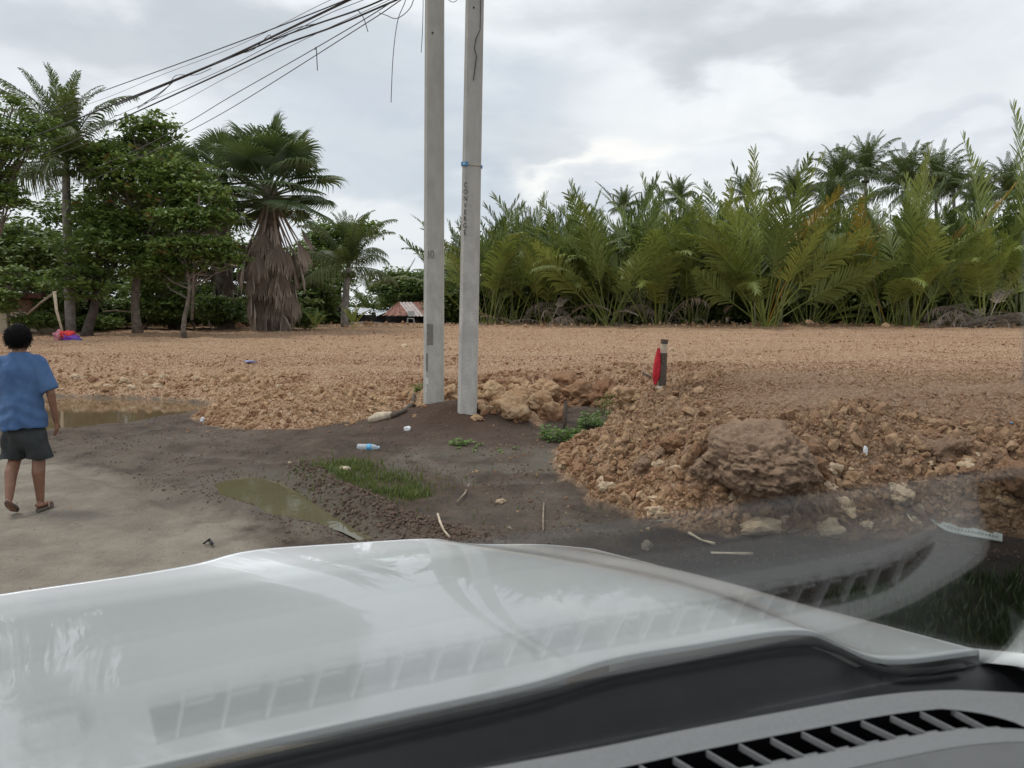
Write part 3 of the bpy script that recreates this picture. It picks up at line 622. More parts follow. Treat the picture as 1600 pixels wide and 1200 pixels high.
FR = ['just right of the right pole', 'second from the poles at the thicket edge', 'dark clump left of the heap of dead fronds', 'behind the heap of dead fronds',
      'with one long bright arching frond', 'whose pointed spear rises highest left of centre', 'leaning over bare brown stalks', 'full of thin bare stalks left of the big fan of fronds',
      'with the widest spray of big light green fronds', 'with low fronds spreading over the ground right of the widest spray', 'dark and hollow at the foot', 'with one yellow frond leaning left',
      'with one tall bright upright frond', 'with a pale arching frond near the right edge', 'above the brown heap of dead fronds at right', 'cut by the right edge of the photo']
topv = [312, 308, 322, 312, 305, 275, 275, 290, 275, 320, 330, 320, 290, 330, 310, 290]
us = [765, 800, 850, 900, 950, 985, 1025, 1080, 1195, 1265, 1330, 1385, 1425, 1475, 1535, 1600]
random.seed(21)
for k, u in enumerate(us):
    y = 45.0 + (1.0 if k % 2 else 0) + (0 if u > 1000 else 1.0) - (2.0 if k in (4, 8, 11, 12, 14) else 0); P = AT(u, 506, y); topz = 1.75 + (490 - topv[k]) / FPX * y; sc = (topz - .9) / 6.8
    mats = ('nipa', 'nipa', 'nipa_light') if u < 1150 else ('nipa', 'nipa_light')
    fx = ()
    if k == 4: fx = ((-math.pi / 2, .0, sc * .95, 0, 'nipa', .5), (-math.pi / 2, .1, sc * .95, 4, 'nipa_light', .75), (math.pi, .25, sc * .95, 4, 'nipa_light'), (math.pi, .35, sc * .95, 4, 'nipa'))
    if k == 8: fx = tuple((-math.pi / 2, t_, sc * s_ * .84, i, mt, rx) for rx, t_, s_, i, mt in [(.62, .05, 1.15, 1, 'nipa_light'), (.40, .1, 1.22, 1, 'nipa_light'), (.15, .0, 1.2, 0, 'nipa_light'), (-.12, .05, 1.2, 6, 'nipa'), (-.36, .0, 1.12, 1, 'nipa_yellow'), (-.62, .1, 1.05, 4, 'nipa_light'), (-.95, .1, 1.0, 4, 'nipa'), (.95, .2, .95, 4, 'nipa')]) + tuple((a, t_, sc * s_, i, mt) for a, t_, s_, i, mt in [(math.pi, .16, 1.0, 1, 'nipa_light'), (math.pi - .5, .3, 1.0, 1, 'nipa_light'), (.2, .2, .95, 1, 'nipa_yellow'), (-.3, .45, .9, 4, 'nipa_light'), (3.6, .5, .95, 4, 'nipa_light'), (-.6, .1, 1.0, 0, 'nipa_light'), (0.1, .7, .7, 2, 'nipa')])
    if k == 9: fx = ((-.2, 1.0, .75, 4, 'nipa'), (-1.0, 1.05, .6, 1, 'nipa'), (.3, .75, .8, 1, 'nipa_light'), (-.4, 1.2, .6, 1, 'nipa'))
    if k == 11: fx = ((-math.pi / 2, .0, sc * 1.12, 1, 'nipa_yellow', .40), (-math.pi / 2, .1, sc * 1.0, 4, 'nipa', -.5))
    if k == 12: fx = ((-math.pi / 2, .02, sc * 1.02, 3, 'nipa_light', .06), (-math.pi / 2, .0, sc * .8, 5, 'nipa_light', -.5), (math.pi / 2, .02, sc * .92, 3, 'nipa_light'), (-math.pi / 2, .0, sc * .85, 3, 'nipa_light'))
    if k == 13: fx = ((0.3, .5, sc * .6, 2, 'nipa_light'), (math.pi, .5, sc * .7, 2, 'nipa_light'))
    if k == 14: fx = ((math.pi / 2 + .3, .04, sc * 1.28, 3, 'nipa_light'),)
    if k == 15: fx = ((math.pi / 2, .02, sc * 1.35, 3, 'nipa_light'), (.1, .1, sc * .9, 0, 'nipa_light'))
    nipa(P[0], y, 13 if k not in (10,) else 8, sc, 'nipa palm clump ' + FR[k], seed=200 + k, mats=mats, dead=(k in (3, 6, 14)) * 3, idx=[0, 1, 2, 4, 6, 7, 1, 4], stalks=4 + (k in (0, 6, 7, 8)) * 4, spread=.55, fixed=fx, rad_=.9)
for k in range(46):
    row = k // 16; y = [49, 53.5, 58][min(row, 2)] + random.uniform(-1, 1); u = 740 + (k % 16) * 58 + random.uniform(-22, 22)
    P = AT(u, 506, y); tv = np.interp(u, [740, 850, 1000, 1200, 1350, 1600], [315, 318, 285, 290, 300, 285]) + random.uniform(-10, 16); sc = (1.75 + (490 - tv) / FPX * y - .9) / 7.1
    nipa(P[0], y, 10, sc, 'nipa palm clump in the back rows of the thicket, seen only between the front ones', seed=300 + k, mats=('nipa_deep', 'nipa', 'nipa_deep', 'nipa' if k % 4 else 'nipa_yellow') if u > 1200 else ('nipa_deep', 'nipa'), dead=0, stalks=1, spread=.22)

# heaps of dead fronds at the foot of the thicket
def heap(u, v, y, n, spread, label, s0=.55, mats=('dead',)):
    P = AT(u, v, y); e = empty('dead_frond_heap', (P[0], y, H(P[0], y))); tag(e, label, 'dead leaves')
    for k in range(n):
        me = ND[random.randrange(3)] if random.random() < .7 else NF[random.choice([2, 4, 7])]
        put(me, e, (random.uniform(-spread, spread), random.uniform(-.5, .5), random.uniform(0, .5)), (random.uniform(-.3, .3), random.uniform(.5, 1.5), random.uniform(0, 6.28)), random.uniform(.5, 1) * s0, 'dead', 'dead_frond')
heap(880, 500, 43.5, 22, 1.0, 'heap of pale dead fronds at the thicket foot left of centre', .62); heap(925, 505, 43.5, 9, 1.3, 'low litter of dead fronds right of the pale heap', .4)
heap(1535, 500, 42, 34, 1.6, 'large brown heap of fallen dead fronds at the right edge', .72); heap(1470, 508, 43, 10, 1.2, 'low litter of dead fronds left of the large brown heap', .4)
heap(1085, 503, 44, 12, 2.2, 'low line of dead fronds along the field edge, centre', .3); heap(790, 503, 44, 10, 1.4, 'low litter of dead fronds at the thicket foot beside the poles', .3)
b = B()
for (x0, x1, r_) in ((1492, 1598, .16), (1510, 1605, .11)):
    p = AT(x0, 511, 41.5); q = AT(x1, 492 if r_ > .12 else 500, 41.5); b.tube([p, (np.array(p) + q) / 2 + [0, 0, .12], q], [r_, r_ * 1.1, r_ * .9], 8)
tag(b.build('fallen_trunk', M['bark'], smooth=True), 'grey fallen trunk lying in front of the large brown heap', 'log')

# ---- coconut palms
def coconut(u, v, y, sc, label, seed, nf=18, trunk_u=None, lean=0.0, group=None, low=True, extra=()):
    r = random.Random(seed); c = AT(u, v, y); bx = AT(trunk_u if trunk_u else u, 500, y)[0]; gz = H(bx, y); e = empty('coconut_palm', (bx, y, gz)); tag(e, label, 'palm', group)
    n = 10; pts = [(0 + (c[0] - bx) * (i / n) ** 1.6, 0, (c[2] - gz) * i / n) for i in range(n + 1)]
    B().tube(pts, [0.22 - .07 * i / n for i in range(n + 1)], 9).build('trunk', M['coco_trunk'], e, True)
    top = pts[-1]
    for k in range(nf):
        q = (k + .5) / nf; a = k * 2.39996 + r.uniform(-.25, .25)
        i = 4 if q < .12 else 0 if q < .35 else 1 if q < .62 else 2 if q < .85 else 3
        if not low and i == 3: i = 2
        put(CF[i], e, top, (r.uniform(-.1, .1), r.uniform(-.05, .12), a), sc * r.uniform(.85, 1.08))
    for (i, a, tl, s_) in extra: put(CF[i], e, top, (0, tl, a), s_)
    b = B()
    for k in range(6):
        a = k * 1.05; p = Vector((top[0] + .28 * math.cos(a), top[1] + .28 * math.sin(a), top[2] - .35)); b.cap(p, p - Vector((0, 0, .12)), .13, .11, 8, m=3)
    b.build('coconut', M['coco'], e, True)
    return e
coconut(103, 255, 33, .95, 'tall coconut palm rising behind the broadleaf trees at far left', 1, 26, 110, extra=((3, math.pi, .2, 1.0), (3, 0, .2, 1.0), (2, 2.2, .1, 1.1), (4, 2.9, .25, 1.0)))
coconut(545, 418, 42, .80, 'small coconut palm right of the large fan palm, before the huts', 2, 22, 538)
bk = [(975, 292, .42), (1062, 278, .5), (1168, 275, .58), (1240, 275, .68), (1308, 252, .85), (1352, 246, 1.05), (1300, 290, .7), (1415, 262, 1.0), (1462, 262, 1.05), (1530, 285, .75), (1490, 268, .7), (1575, 272, .9)]
pos = ['leftmost, small and dark above the nipa spears', 'second from left, half hidden by nipa tips', 'third from left, thin crown', 'fourth from left, round open crown', 'left one of the tall pair, leaning left',
       'tallest of all with a heavy dark crown', 'low one under the tall pair', 'behind the tall bright nipa frond', 'dense crown right of the tall bright frond', 'low one near the lone nipa spear', 'ragged one between two denser crowns', 'last at the right edge']
for k, ((u, v, s), p) in enumerate(zip(bk, pos)): coconut(u, v + 32, 75 + (k % 3) * 5, s * 1.12, 'distant coconut palm beyond the thicket: ' + p, 30 + k, 26, group='coconut palms beyond the thicket')

# ---- fan palms
def fan(name, R, seed, arc=300, n=44, droop=.25, stalk=1.7, fold=.15, mat=None, close=0.0, jit=.03):
    """fan leaf: stalk up +Z from the origin, blade at its end opening up"""
    r = np.random.default_rng(seed); V = []; Fc = []; T = []; VV = []
    for i in range(5):
        z = stalk * i / 4; w_ = .05 - .02 * i / 4
        for q in ((w_, 0), (-w_ * .5, w_), (-w_ * .5, -w_)): V.append((q[0], q[1], z)); T.append(0); VV.append(.6)
    for i in range(4):
        for k in range(3): k2 = (k + 1) % 3; Fc.append((i * 3 + k, i * 3 + k2, (i + 1) * 3 + k2)); Fc.append((i * 3 + k, (i + 1) * 3 + k2, (i + 1) * 3 + k))
    c = np.array([0, 0, stalk]); st = rad(arc) / n
    for j in range(n):
        a = -rad(arc) / 2 + (j + .5) * st; rl = R * (1 - .18 * abs(a / math.pi)) * r.uniform(.92, 1.05)
        def pt(rr_, da, ex=0): 
            aa = (a + da) * (1 - close * rr_); x = fold * rr_ * R * math.cos(a * 1) * .6 + ex
            q = rr_ / 1.0
            return c + np.array([x + droop * R * q * q * .5, math.sin(aa) * rl * q, math.cos(aa) * rl * q - droop * R * q ** 3 * .9])
        e = r.normal(0, jit)
        o = len(V); pl = .035 * R
        P = [pt(.02, 0), pt(.5, -st / 2, pl * .5), pt(.5, 0, -pl * .5), pt(.5, st / 2, pl * .5), pt(.78, -st * .22 + e * .5), pt(.78, st * .22 + e * .5), pt(1.0, e) + np.array([r.uniform(0, .12) * R, 0, -r.uniform(.0, .14) * R])]
        V += [tuple(p) for p in P]; T += [0, .4, .4, .4, .75, .75, 1]; h = r.uniform(0, .4); VV += [h] * 7
        Fc += [(o, o + 1, o + 2), (o, o + 2, o + 3), (o + 1, o + 4, o + 2), (o + 2, o + 4, o + 5), (o + 2, o + 5, o + 3), (o + 4, o + 6, o + 5)]
    return leaf_mesh(name, np.array(V), np.array(Fc), T, VV, mat)
FL = [fan('fan_leaf', 1.35, 500 + i, arc=ar, droop=dr, fold=fo, mat=M['fan']) for i, (ar, dr, fo) in enumerate([(290, .10, .2), (300, .3, .3), (270, .5, .15), (310, .2, .5)])]
FD = [fan('dead_fan_leaf', 1.6, 520 + i, arc=ar, n=26, droop=.1, stalk=1.9, fold=.35, close=.6, jit=.16, mat=M['dead']) for i, ar in enumerate((90, 120, 60))]
def fanpalm(u, v, y, label, seed, sc=1.0, nlive=34, ndead=46, dead_to=.9, trunk_r=.42):
    r = random.Random(seed); c = AT(u, v, y); gz = H(c[0], y); e = empty('fan_palm', (c[0], y, gz)); tag(e, label, 'palm'); hh = c[2] - gz
    B().tube([(0, 0, -.2), (0, 0, hh * .5), (0, 0, hh + .3)], [trunk_r * 1.1, trunk_r, trunk_r * .8], 12).build('trunk', M['bark'], e, True)
    for k in range(nlive):
        q = k / nlive; a = k * 2.39996 + r.uniform(-.2, .2); tilt = .08 + 1.85 * q ** .9 + r.uniform(-.08, .08)
        put(FL[r.randrange(4)], e, (0, 0, hh + .2 - .5 * q), (r.uniform(-.2, .2), tilt, a), sc * r.uniform(.88, 1.08), 'nipa_yellow' if q > .9 and r.random() < .4 else None)
    for k in range(ndead):
        q = k / ndead; a = k * 2.39996 + r.uniform(-.3, .3); tilt = 2.55 + .5 * q ** .5 + r.uniform(-.16, .12)
        put(FD[r.randrange(3)], e, (math.cos(a) * .25, math.sin(a) * .25, hh - .2 - q * hh * dead_to * .62), (r.uniform(-.15, .15), tilt, a), sc * r.uniform(.75, 1.05))
    return e
fanpalm(422, 302, 36, 'large fan palm with a round green crown over a long skirt of dead brown leaves', 5, 1.24, 36, 84)
fanpalm(268, 300, 40, 'fan palm behind the broadleaf trees, its crown top and dead skirt showing', 6, 1.05, 26, 34, 1.15)
fanpalm(345, 285, 39, 'fan palm half hidden at the left side of the large one', 7, .95, 18, 14)

# ---- broadleaf trees
def leaves(centers, radii, N, size, seed, flat=.35, layers=0, per=6, elong=2.0, upb=.8):
    r = np.random.default_rng(seed); centers = np.array(centers, float); radii = np.array(radii, float)
    vol = radii.prod(1) ** (1 / 1.5); pick = r.choice(len(centers), N, p=vol / vol.sum())
    d = r.normal(size=(N, 3)); d /= np.linalg.norm(d, axis=1)[:, None]; q = r.random(N) ** .45
    P = centers[pick] + d * q[:, None] * radii[pick]
    if layers:                                                 # tiers of foliage
        zc = np.round(P[:, 2] / layers) * layers; P[:, 2] = zc + (P[:, 2] - zc) * .65 + .25 * vn2(P[:, 0] * .8, P[:, 1] * .8, seed)
    keep = vn3(P * .9 + seed, seed) + .5 * vn3(P * 2.3, seed + 1) > -.30; P = P[keep]; n = len(P)
    C0 = np.repeat(P, per, 0); m_ = len(C0); a = r.uniform(0, 2 * np.pi, m_); el = r.normal(.15, .4, m_) 
    dr = np.stack([np.cos(a) * np.cos(el), np.sin(a) * np.cos(el), np.sin(el)], 1); s = size * r.uniform(.7, 1.25, m_)
    nb_ = np.cross(dr, np.stack([r.normal(0, .5, m_), r.normal(0, .5, m_), np.ones(m_)], 1)); nb_ /= np.linalg.norm(nb_, axis=1)[:, None]
    base = C0 + r.normal(0, size * .5, (m_, 3)) * [1, 1, .5]
    tip = base + dr * s[:, None] + np.array([0, 0, -.12]) * s[:, None]; mid = base + dr * s[:, None] * .55; wv = nb_ * (s / elong * .5)[:, None]
    V = np.stack([base, mid + wv, tip, mid - wv], 1).reshape(-1, 3); i = np.arange(m_) * 4
    Fc = np.concatenate([np.stack([i, i + 1, i + 2], 1), np.stack([i, i + 2, i + 3], 1)])
    h = np.repeat(r.random(m_) ** 2 * .6, 4); return V, Fc, np.tile([0, .5, .7, .5], m_), h
def tree(name, base, trunk_r, blobs, label, cat='tree', N=1500, size=.26, seed=0, mat='almond', bark='bark', lean=None, layers=.55, group=None, red=0, per=6, trunk_top=None, elong=2.0):
    """blobs: (u, v, y, half width px, half height px)"""
    r = random.Random(seed); bx, by = base; gz = H(bx, by); e = empty(name, (bx, by, gz)); tag(e, label, cat, group)
    C_ = []; R_ = []
    for (u, v, y, hw, hh) in blobs:
        p = AT(u, v, y); k = y / FPX; C_.append((p[0] - bx, p[1] - by, p[2] - gz)); R_.append((hw * k, max(hw * k * .7, .8), hh * k))
    V, Fc, T, h = leaves(C_, R_, N, size, seed, layers=layers, per=per, elong=elong)
    obj('crown', leaf_mesh('crown', V, Fc, T, h, M[mat]), None, e)
    if red:
        V, Fc, T, h = leaves(C_, R_, red, size, seed + 1, layers=layers, per=4); obj('reddish_leaves', leaf_mesh('crown', V, Fc, T, h, M['almond_red']), None, e)
    cm = np.mean(C_, 0); top = Vector(trunk_top) if trunk_top else Vector((cm[0] * .6, cm[1] * .6, cm[2]))
    b = B(); n = 9; pts = []
    for i in range(n + 1):
        q = i / n; pts.append(Vector((top.x * q ** 1.3 + .12 * math.sin(q * 7 + seed), top.y * q, top.z * q)))
    b.tube(pts, [trunk_r * (1.25 if i == 0 else 1) * (1 - .6 * i / n) for i in range(n + 1)], 9); b.build('trunk', M[bark], e, True)
    bl = B()
    for c, R in zip(C_, R_):
        for k in range(4):
            tgt = Vector(c) + Vector([random.Random(seed * 31 + k * 7).uniform(-.7, .7) * R[0], r.uniform(-.5, .5) * R[1], r.uniform(-.6, .5) * R[2]])
            s0 = pts[min(n, max(2, int(n * min(.95, max(.25, (tgt.z * .7) / max(.1, top.z))))))]
            m1 = s0.lerp(tgt, .5) + Vector((r.uniform(-.2, .2), 0, -.15)); bl.tube([s0, m1, tgt], [trunk_r * .38, trunk_r * .22, .02], 5)
            for q in range(3):
                t2 = m1.lerp(tgt, r.uniform(.2, .9)); bl.tube([t2, t2 + Vector((r.uniform(-.7, .7), r.uniform(-.5, .5), r.uniform(-.1, .4)))], [.03, .012], 4, False)
    bl.build('branch', M[bark], e); return e
def bp(u, y): return (AT(u, 500, y)[0], y)
tree('broadleaf_tree', bp(214, 33), .20, [(235, 204, 33, 48, 24), (165, 250, 33, 55, 30), (240, 275, 32.5, 90, 40), (300, 305, 32, 70, 22), (180, 330, 33, 70, 45), (335, 340, 32, 45, 14)], 'broadleaf tree with a slanting pale trunk and tiered branches, left of the fan palms', N=1900, size=.27, seed=3, red=70)
tree('broadleaf_tree', bp(290, 31), .11, [(305, 385, 31, 75, 18), (340, 405, 31, 45, 14), (285, 345, 31, 60, 20), (265, 420, 31.5, 55, 22)], 'broadleaf tree with a thin pale trunk and low tiers reaching the large fan palm', N=1200, size=.25, seed=4, red=30)
tree('broadleaf_tree', bp(138, 32), .22, [(150, 385, 32, 80, 40), (200, 400, 32, 60, 36), (120, 440, 31.5, 60, 26), (225, 350, 33, 60, 30)], 'dark dense broadleaf tree standing left of the slanting trunk', N=1700, size=.24, seed=5, mat='almond', bark='bark_dark')
tree('broadleaf_tree', bp(-30, 28), .25, [(20, 230, 28, 60, 45), (-30, 300, 28, 70, 50), (60, 205, 29, 40, 22), (30, 170, 29, 14, 10), (10, 315, 28, 45, 18), (-60, 180, 28, 70, 40)], 'fine leaved tree reaching in at the top left edge', N=1500, size=.19, seed=6, per=6)
tree('broadleaf_tree', bp(20, 38), .22, [(30, 375, 38, 70, 28), (70, 400, 37, 60, 30), (-20, 400, 38, 60, 40)], 'low broadleaf tree behind the left house', N=1300, size=.3, seed=8, mat='bushleaf')
tree('yellow_green_shrub', bp(15, 33), .07, [(18, 435, 33, 32, 18), (48, 440, 33, 26, 14), (5, 470, 32, 22, 22)], 'light yellow green shrub in front of the left house roof', 'shrub', N=500, size=.2, seed=9, mat='palegreen')
tree('broadleaf_tree', bp(530, 52), .25, [(520, 365, 52, 45, 20), (505, 395, 52, 50, 26), (560, 360, 52, 40, 14), (500, 440, 50, 60, 36)], 'bright green broadleaf tree behind the small coconut palm', N=1900, size=.32, seed=10, mat='almond')
tree('broadleaf_tree', bp(655, 62), .22, [(655, 452, 62, 70, 26), (610, 445, 62, 40, 26), (705, 450, 60, 50, 26), (690, 430, 64, 40, 10), (640, 435, 64, 40, 12)], 'dark green broadleaf tree filling the gap behind the huts and poles', N=2000, size=.36, seed=11, mat='bushleaf')
tree('broadleaf_tree', bp(700, 70), .22, [(715, 455, 70, 45, 30), (680, 460, 70, 60, 30)], 'low green tree seen between the two concrete poles', N=900, size=.38, seed=12, mat='almond')
for k, (u, y, tv) in enumerate([(610, 66, 408), (635, 67, 404), (588, 65, 420)]):
    P = AT(u, 500, y); nipa(P[0], y, 9, (1.75 + (490 - tv) / FPX * y - .9) / 7.2, ['nipa palm clump left of the huts, middle of three', 'nipa palm clump above the rusty roofed hut', 'nipa palm clump just right of the small coconut palm'][k], 'nipa palms behind the huts', 700 + k, dead=0, stalks=0)
# dense far foliage behind everything on both sides
def mass(name, blobs, N, size, seed, mat, label=None, layers=.8):
    C_ = []; R_ = []
    for (u, v, y, hw, hh) in blobs:
        p = AT(u, v, y); k = y / FPX; C_.append(p); R_.append((hw * k, 1.6, hh * k))
    V, Fc, T, h = leaves(C_, R_, N, size, seed, layers=layers, per=5); o = obj(name, leaf_mesh(name, V, Fc, T, h, M[mat])); tag(o, kind='stuff'); return o
mass('undergrowth', [(60, 430, 44, 130, 60), (200, 420, 45, 110, 75), (320, 420, 45, 100, 80), (430, 440, 46, 110, 60), (480, 470, 47, 50, 34), (250, 470, 43, 260, 30), (620, 478, 68, 120, 20), (150, 340, 46, 110, 50), (-60, 400, 44, 120, 80)], 9500, .36, 20, 'bushleaf')
mass('far_wood', [(900, 440, 64, 170, 62), (1080, 435, 64, 150, 72), (1250, 430, 64, 150, 76), (1420, 425, 64, 150, 82), (1580, 410, 64, 130, 84), (800, 455, 64, 90, 52), (1610, 335, 62, 45, 60)], 9000, .42, 21, 'bushleaf')
mass('thicket_understorey', [(u_, 478, 50.5, 90, 30) for u_ in range(750, 1700, 75)], 14000, .46, 22, 'bushleaf')
mass('tree_understorey', [(u_, 492, 48, 90, 22) for u_ in list(range(-100, 480, 70))], 8000, .46, 23, 'bushleaf')
mass('shade_bushes', [(u_, 486, 38.5, 50, 20) for u_ in range(-60, 385, 50)], 6500, .26, 24, 'bushleaf')
# low weeds along the left edge of the field
for k, (u, v, y, hw, hh, lab) in enumerate([(330, 480, 36, 34, 20, 'leafy bush left of the large fan palm'), (290, 470, 38, 30, 26, 'bush between the two dead leaf skirts'), (150, 505, 36, 40, 12, 'light green weeds under the trees behind the cloth bundle'),
                                            (230, 440, 38, 34, 30, 'bush right of the slanting trunk'), (475, 495, 38, 30, 16, 'low bush just right of the large fan palm'), (90, 470, 34, 40, 24, 'bush beside the left house'), (60, 500, 33, 40, 12, 'low weeds in front of the left house wall')]):
    tree('bush', bp(u, y), .04, [(u, v, y, hw, hh)], lab, 'bush', N=420, size=.2, seed=40 + k, mat='palegreen' if k in (2, 3) else 'bushleaf', layers=0)
for k, (u, y, lab) in enumerate([(492, 37, 'young palm shoot right of the large fan palm'), (552, 39, 'slim green palm shoot in front of the pale roof')]):
    P = AT(u, 505, y); e = empty('palm_shoot', (P[0], y, H(P[0], y))); tag(e, lab, 'young palm')
    for q in range(5): put(NF[5], e, (0, 0, 0), (0, .1 + .1 * q, q * 1.5), .20 if k == 0 else .26, 'nipa_light')
# thin trunks, vines and poles among the left trees
for (u0, v0, u1, v1, y, r_, lab, mt) in [(300, 500, 312, 300, 31, .06, 'thin pale crooked trunk between the two fan palms', 'bark'), (290, 410, 380, 416, 34, .05, 'pale horizontal bamboo rail among the trees', 'wood_pale'), (85, 455, 98, 520, 29, .06, 'pale leaning bamboo post beside the cloth bundle', 'wood_pale'),
                                         (84, 458, 42, 492, 29.2, .045, 'thin greenish pole slanting down left from the bamboo post', 'wood'), (160, 487, 205, 487, 34, .03, 'thin rail between trunks behind the cloth bundle', 'wood')]:
    p = AT(u0, v0, y); q = AT(u1, v1, y); md = (p + q) / 2 + [random.uniform(-.1, .1), 0, .05]
    tag(B().tube([p, md, q], [r_, r_ * .9, r_ * .7], 7).build('pole', M[mt], smooth=True), lab, 'pole')
# ---- small plants near the poles
def weed(u, v, n, h, spread, label, lw=.05, ll=.12, mat='weed', cat='weed', name='weed'):
    y = next_y(u, v); P = AT(u, v, y); e = empty(name, (P[0], y, H(P[0], y))); tag(e, label, cat); r = np.random.default_rng(int(u)); V = []; Fc = []; T = []; VV = []; b = B()
    for k in range(n):
        a = r.uniform(0, 6.28); rr_ = spread * math.sqrt(r.random()); x0 = rr_ * math.cos(a); y0 = rr_ * math.sin(a) * .6; z0 = H(P[0] + x0, y + y0) - H(P[0], y); hk = h * r.uniform(.5, 1.1)
        tp = (x0 + r.normal(0, .04), y0 + r.normal(0, .04), z0 + hk); b.tube([(x0, y0, z0), tp], [.005, .003], 4, False)
        for j in range(int(5 + 8 * hk)):
            q = (j + 1) / (6 + 8 * hk); p = np.array([x0 + (tp[0] - x0) * q, y0 + (tp[1] - y0) * q, z0 + hk * q]); d = np.array([math.cos(j * 2.4 + a), math.sin(j * 2.4 + a), r.uniform(-.1, .6)]); d /= np.linalg.norm(d)
            s_ = np.cross(d, [0, 0, 1]); s_ /= np.linalg.norm(s_); l2 = ll * r.uniform(.6, 1.2); o = len(V); V += [p, p + d * l2 * .5 + s_ * lw / 2, p + d * l2 - np.array([0, 0, .02]), p + d * l2 * .5 - s_ * lw / 2]; Fc += [(o, o + 1, o + 2), (o, o + 2, o + 3)]; T += [0, .5, 1, .5]; h_ = r.uniform(0, .5); VV += [h_] * 4
    b.build('stem', M['weed'], e); obj('leaves', leaf_mesh('leaves', np.array(V), np.array(Fc), T, VV, M[mat]), None, e)
def next_y(px, py):
    ys = np.linspace(3, 46, 1500); d = ray(px, py); tt = ys / d[1]; P = CAM[None] + tt[:, None] * d[None]; zz = terrain(P[:, 0], P[:, 1]); hit = np.argmax(P[:, 2] <= zz); return float(P[hit][1])
weed(882, 690, 34, .22, .30, 'leafy green weeds at the foot of the gully stick'); weed(925, 668, 26, .26, .30, 'leafy weeds in the gully right of the stick'); weed(947, 650, 10, .42, .10, 'tall thin green weed at the right end of the gully', .025, .12)
weed(722, 697, 8, .12, .14, 'small weed with pale leaves on the soil below the right pole', .05, .11); weed(765, 700, 6, .05, .5, 'tiny sprouts in a line right of the small pale weed', .03, .05)
weed(653, 612, 8, .16, .06, 'yellow green weed at the left pole foot', .02, .12)
def grass(name, pts, label, n, h, kind=None):
    r = np.random.default_rng(len(pts) + n); x, y = pts; m_ = len(x); z = terrain(x, y); a = r.uniform(0, 6.28, m_); hh = h * r.uniform(.25, 1.3, m_); ln = r.uniform(.1, .6, m_)
    tip = np.stack([x + np.cos(a) * hh * ln, y + np.sin(a) * hh * ln, z + hh], 1); mid = np.stack([x + np.cos(a) * hh * ln * .3, y + np.sin(a) * hh * ln * .3, z + hh * .55], 1); wv = np.stack([-np.sin(a), np.cos(a), 0 * a], 1) * .004 * (1 + h * 4)
    bs = np.stack([x, y, z - .01], 1); V = np.stack([bs - wv, bs + wv, mid + wv, mid - wv, tip], 1).reshape(-1, 3); i = np.arange(m_) * 5
    Fc = np.concatenate([np.stack([i, i + 1, i + 2], 1), np.stack([i, i + 2, i + 3], 1), np.stack([i + 3, i + 2, i + 4], 1)])
    o = obj(name, leaf_mesh(name, V, Fc, np.tile([0, 0, .5, .5, 1], m_), np.repeat(r.random(m_) * .5, 5), M['grass'])); tag(o, kind='stuff'); return o
def gpts(poly, n, seed):
    r = np.random.default_rng(seed); P = np.array([G(*q)[:2] for q in poly]); lo = P.min(0); hi = P.max(0); q = r.uniform(lo, hi, (n * 6, 2)); k = inside(q[:, 0], q[:, 1], P) & (vn2(q[:, 0] * 5, q[:, 1] * 5, seed) > r.uniform(-.45, .25, len(q))); q = q[k][:n]; q = q + r.normal(0, 1, q.shape) * (r.random((len(q), 1)) ** 3) * .35; return q[:, 0], q[:, 1]
grass('grass_patch', gpts([(492, 735), (530, 722), (570, 725), (610, 742), (645, 755), (675, 778), (640, 786), (590, 778), (545, 768), (505, 752)], 2600, 2), '', 0, .075)
grass('thin_grass', gpts([(560, 700), (1000, 690), (1000, 840), (640, 840)], 150, 3), '', 0, .05)
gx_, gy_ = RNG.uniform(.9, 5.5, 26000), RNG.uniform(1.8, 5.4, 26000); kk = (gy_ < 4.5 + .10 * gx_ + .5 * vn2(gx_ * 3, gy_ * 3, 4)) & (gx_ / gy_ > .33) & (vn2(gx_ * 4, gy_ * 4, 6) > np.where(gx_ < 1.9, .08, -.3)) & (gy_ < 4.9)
grass('verge_grass', (gx_[kk], gy_[kk]), '', 1, .11).data.materials[0] = M['verge_shade']

# ================================================================ concrete poles
def polemat(name, a, c_, dk):
    m, t, b = new_mat(name); O = t.node('ShaderNodeTexCoord').outputs['Object']
    n = t.noise(t.mapping(O, (1, 1, .35)), 9, 6, 0.65); nf = t.noise(O, 60, 4, .7); big_ = t.noise(O, 1.6, 4, .6)
    c = t.mix(t.ramp(n, .35, .65), a, c_); c = t.mix(t.math('MULTIPLY', t.ramp(nf, .5, .7), .5), c, dk); c = t.mix(t.math('MULTIPLY', t.ramp(big_, .45, .65), .35), c, dk)
    c = t.mix(t.ramp(t.voro(O, 24), .10, .05, 0, .7), c, (.08, .075, .07))
    sz = t.node('ShaderNodeSeparateXYZ'); t.l.new(O, sz.inputs[0]); sp = t.noise(t.mapping(O, (1, 1, .6)), 13, 5, .65)
    c = t.mix(t.math('MULTIPLY', t.ramp(sz.outputs[2], 1.2, 4.6), .55), c, tuple(x * .72 for x in a))
    t.put(b.inputs['Base Color'], c); b.inputs['Roughness'].default_value = .9; t.put(b.inputs['Normal'], t.bump(t.math('ADD', nf, n), .5, .008)); return m
M['conc1'] = polemat('pole concrete', (.43, .415, .37), (.53, .515, .47), (.27, .26, .235)); M['conc2'] = polemat('speckled pole concrete', (.44, .42, .385), (.54, .52, .485), (.22, .21, .20))
M['conc_dark'] = simple('cement patch', (.20, .19, .16), .9, .2, 30, bump=.3); M['black'] = simple('black', (.012, .012, .014), .6, .2, 10)
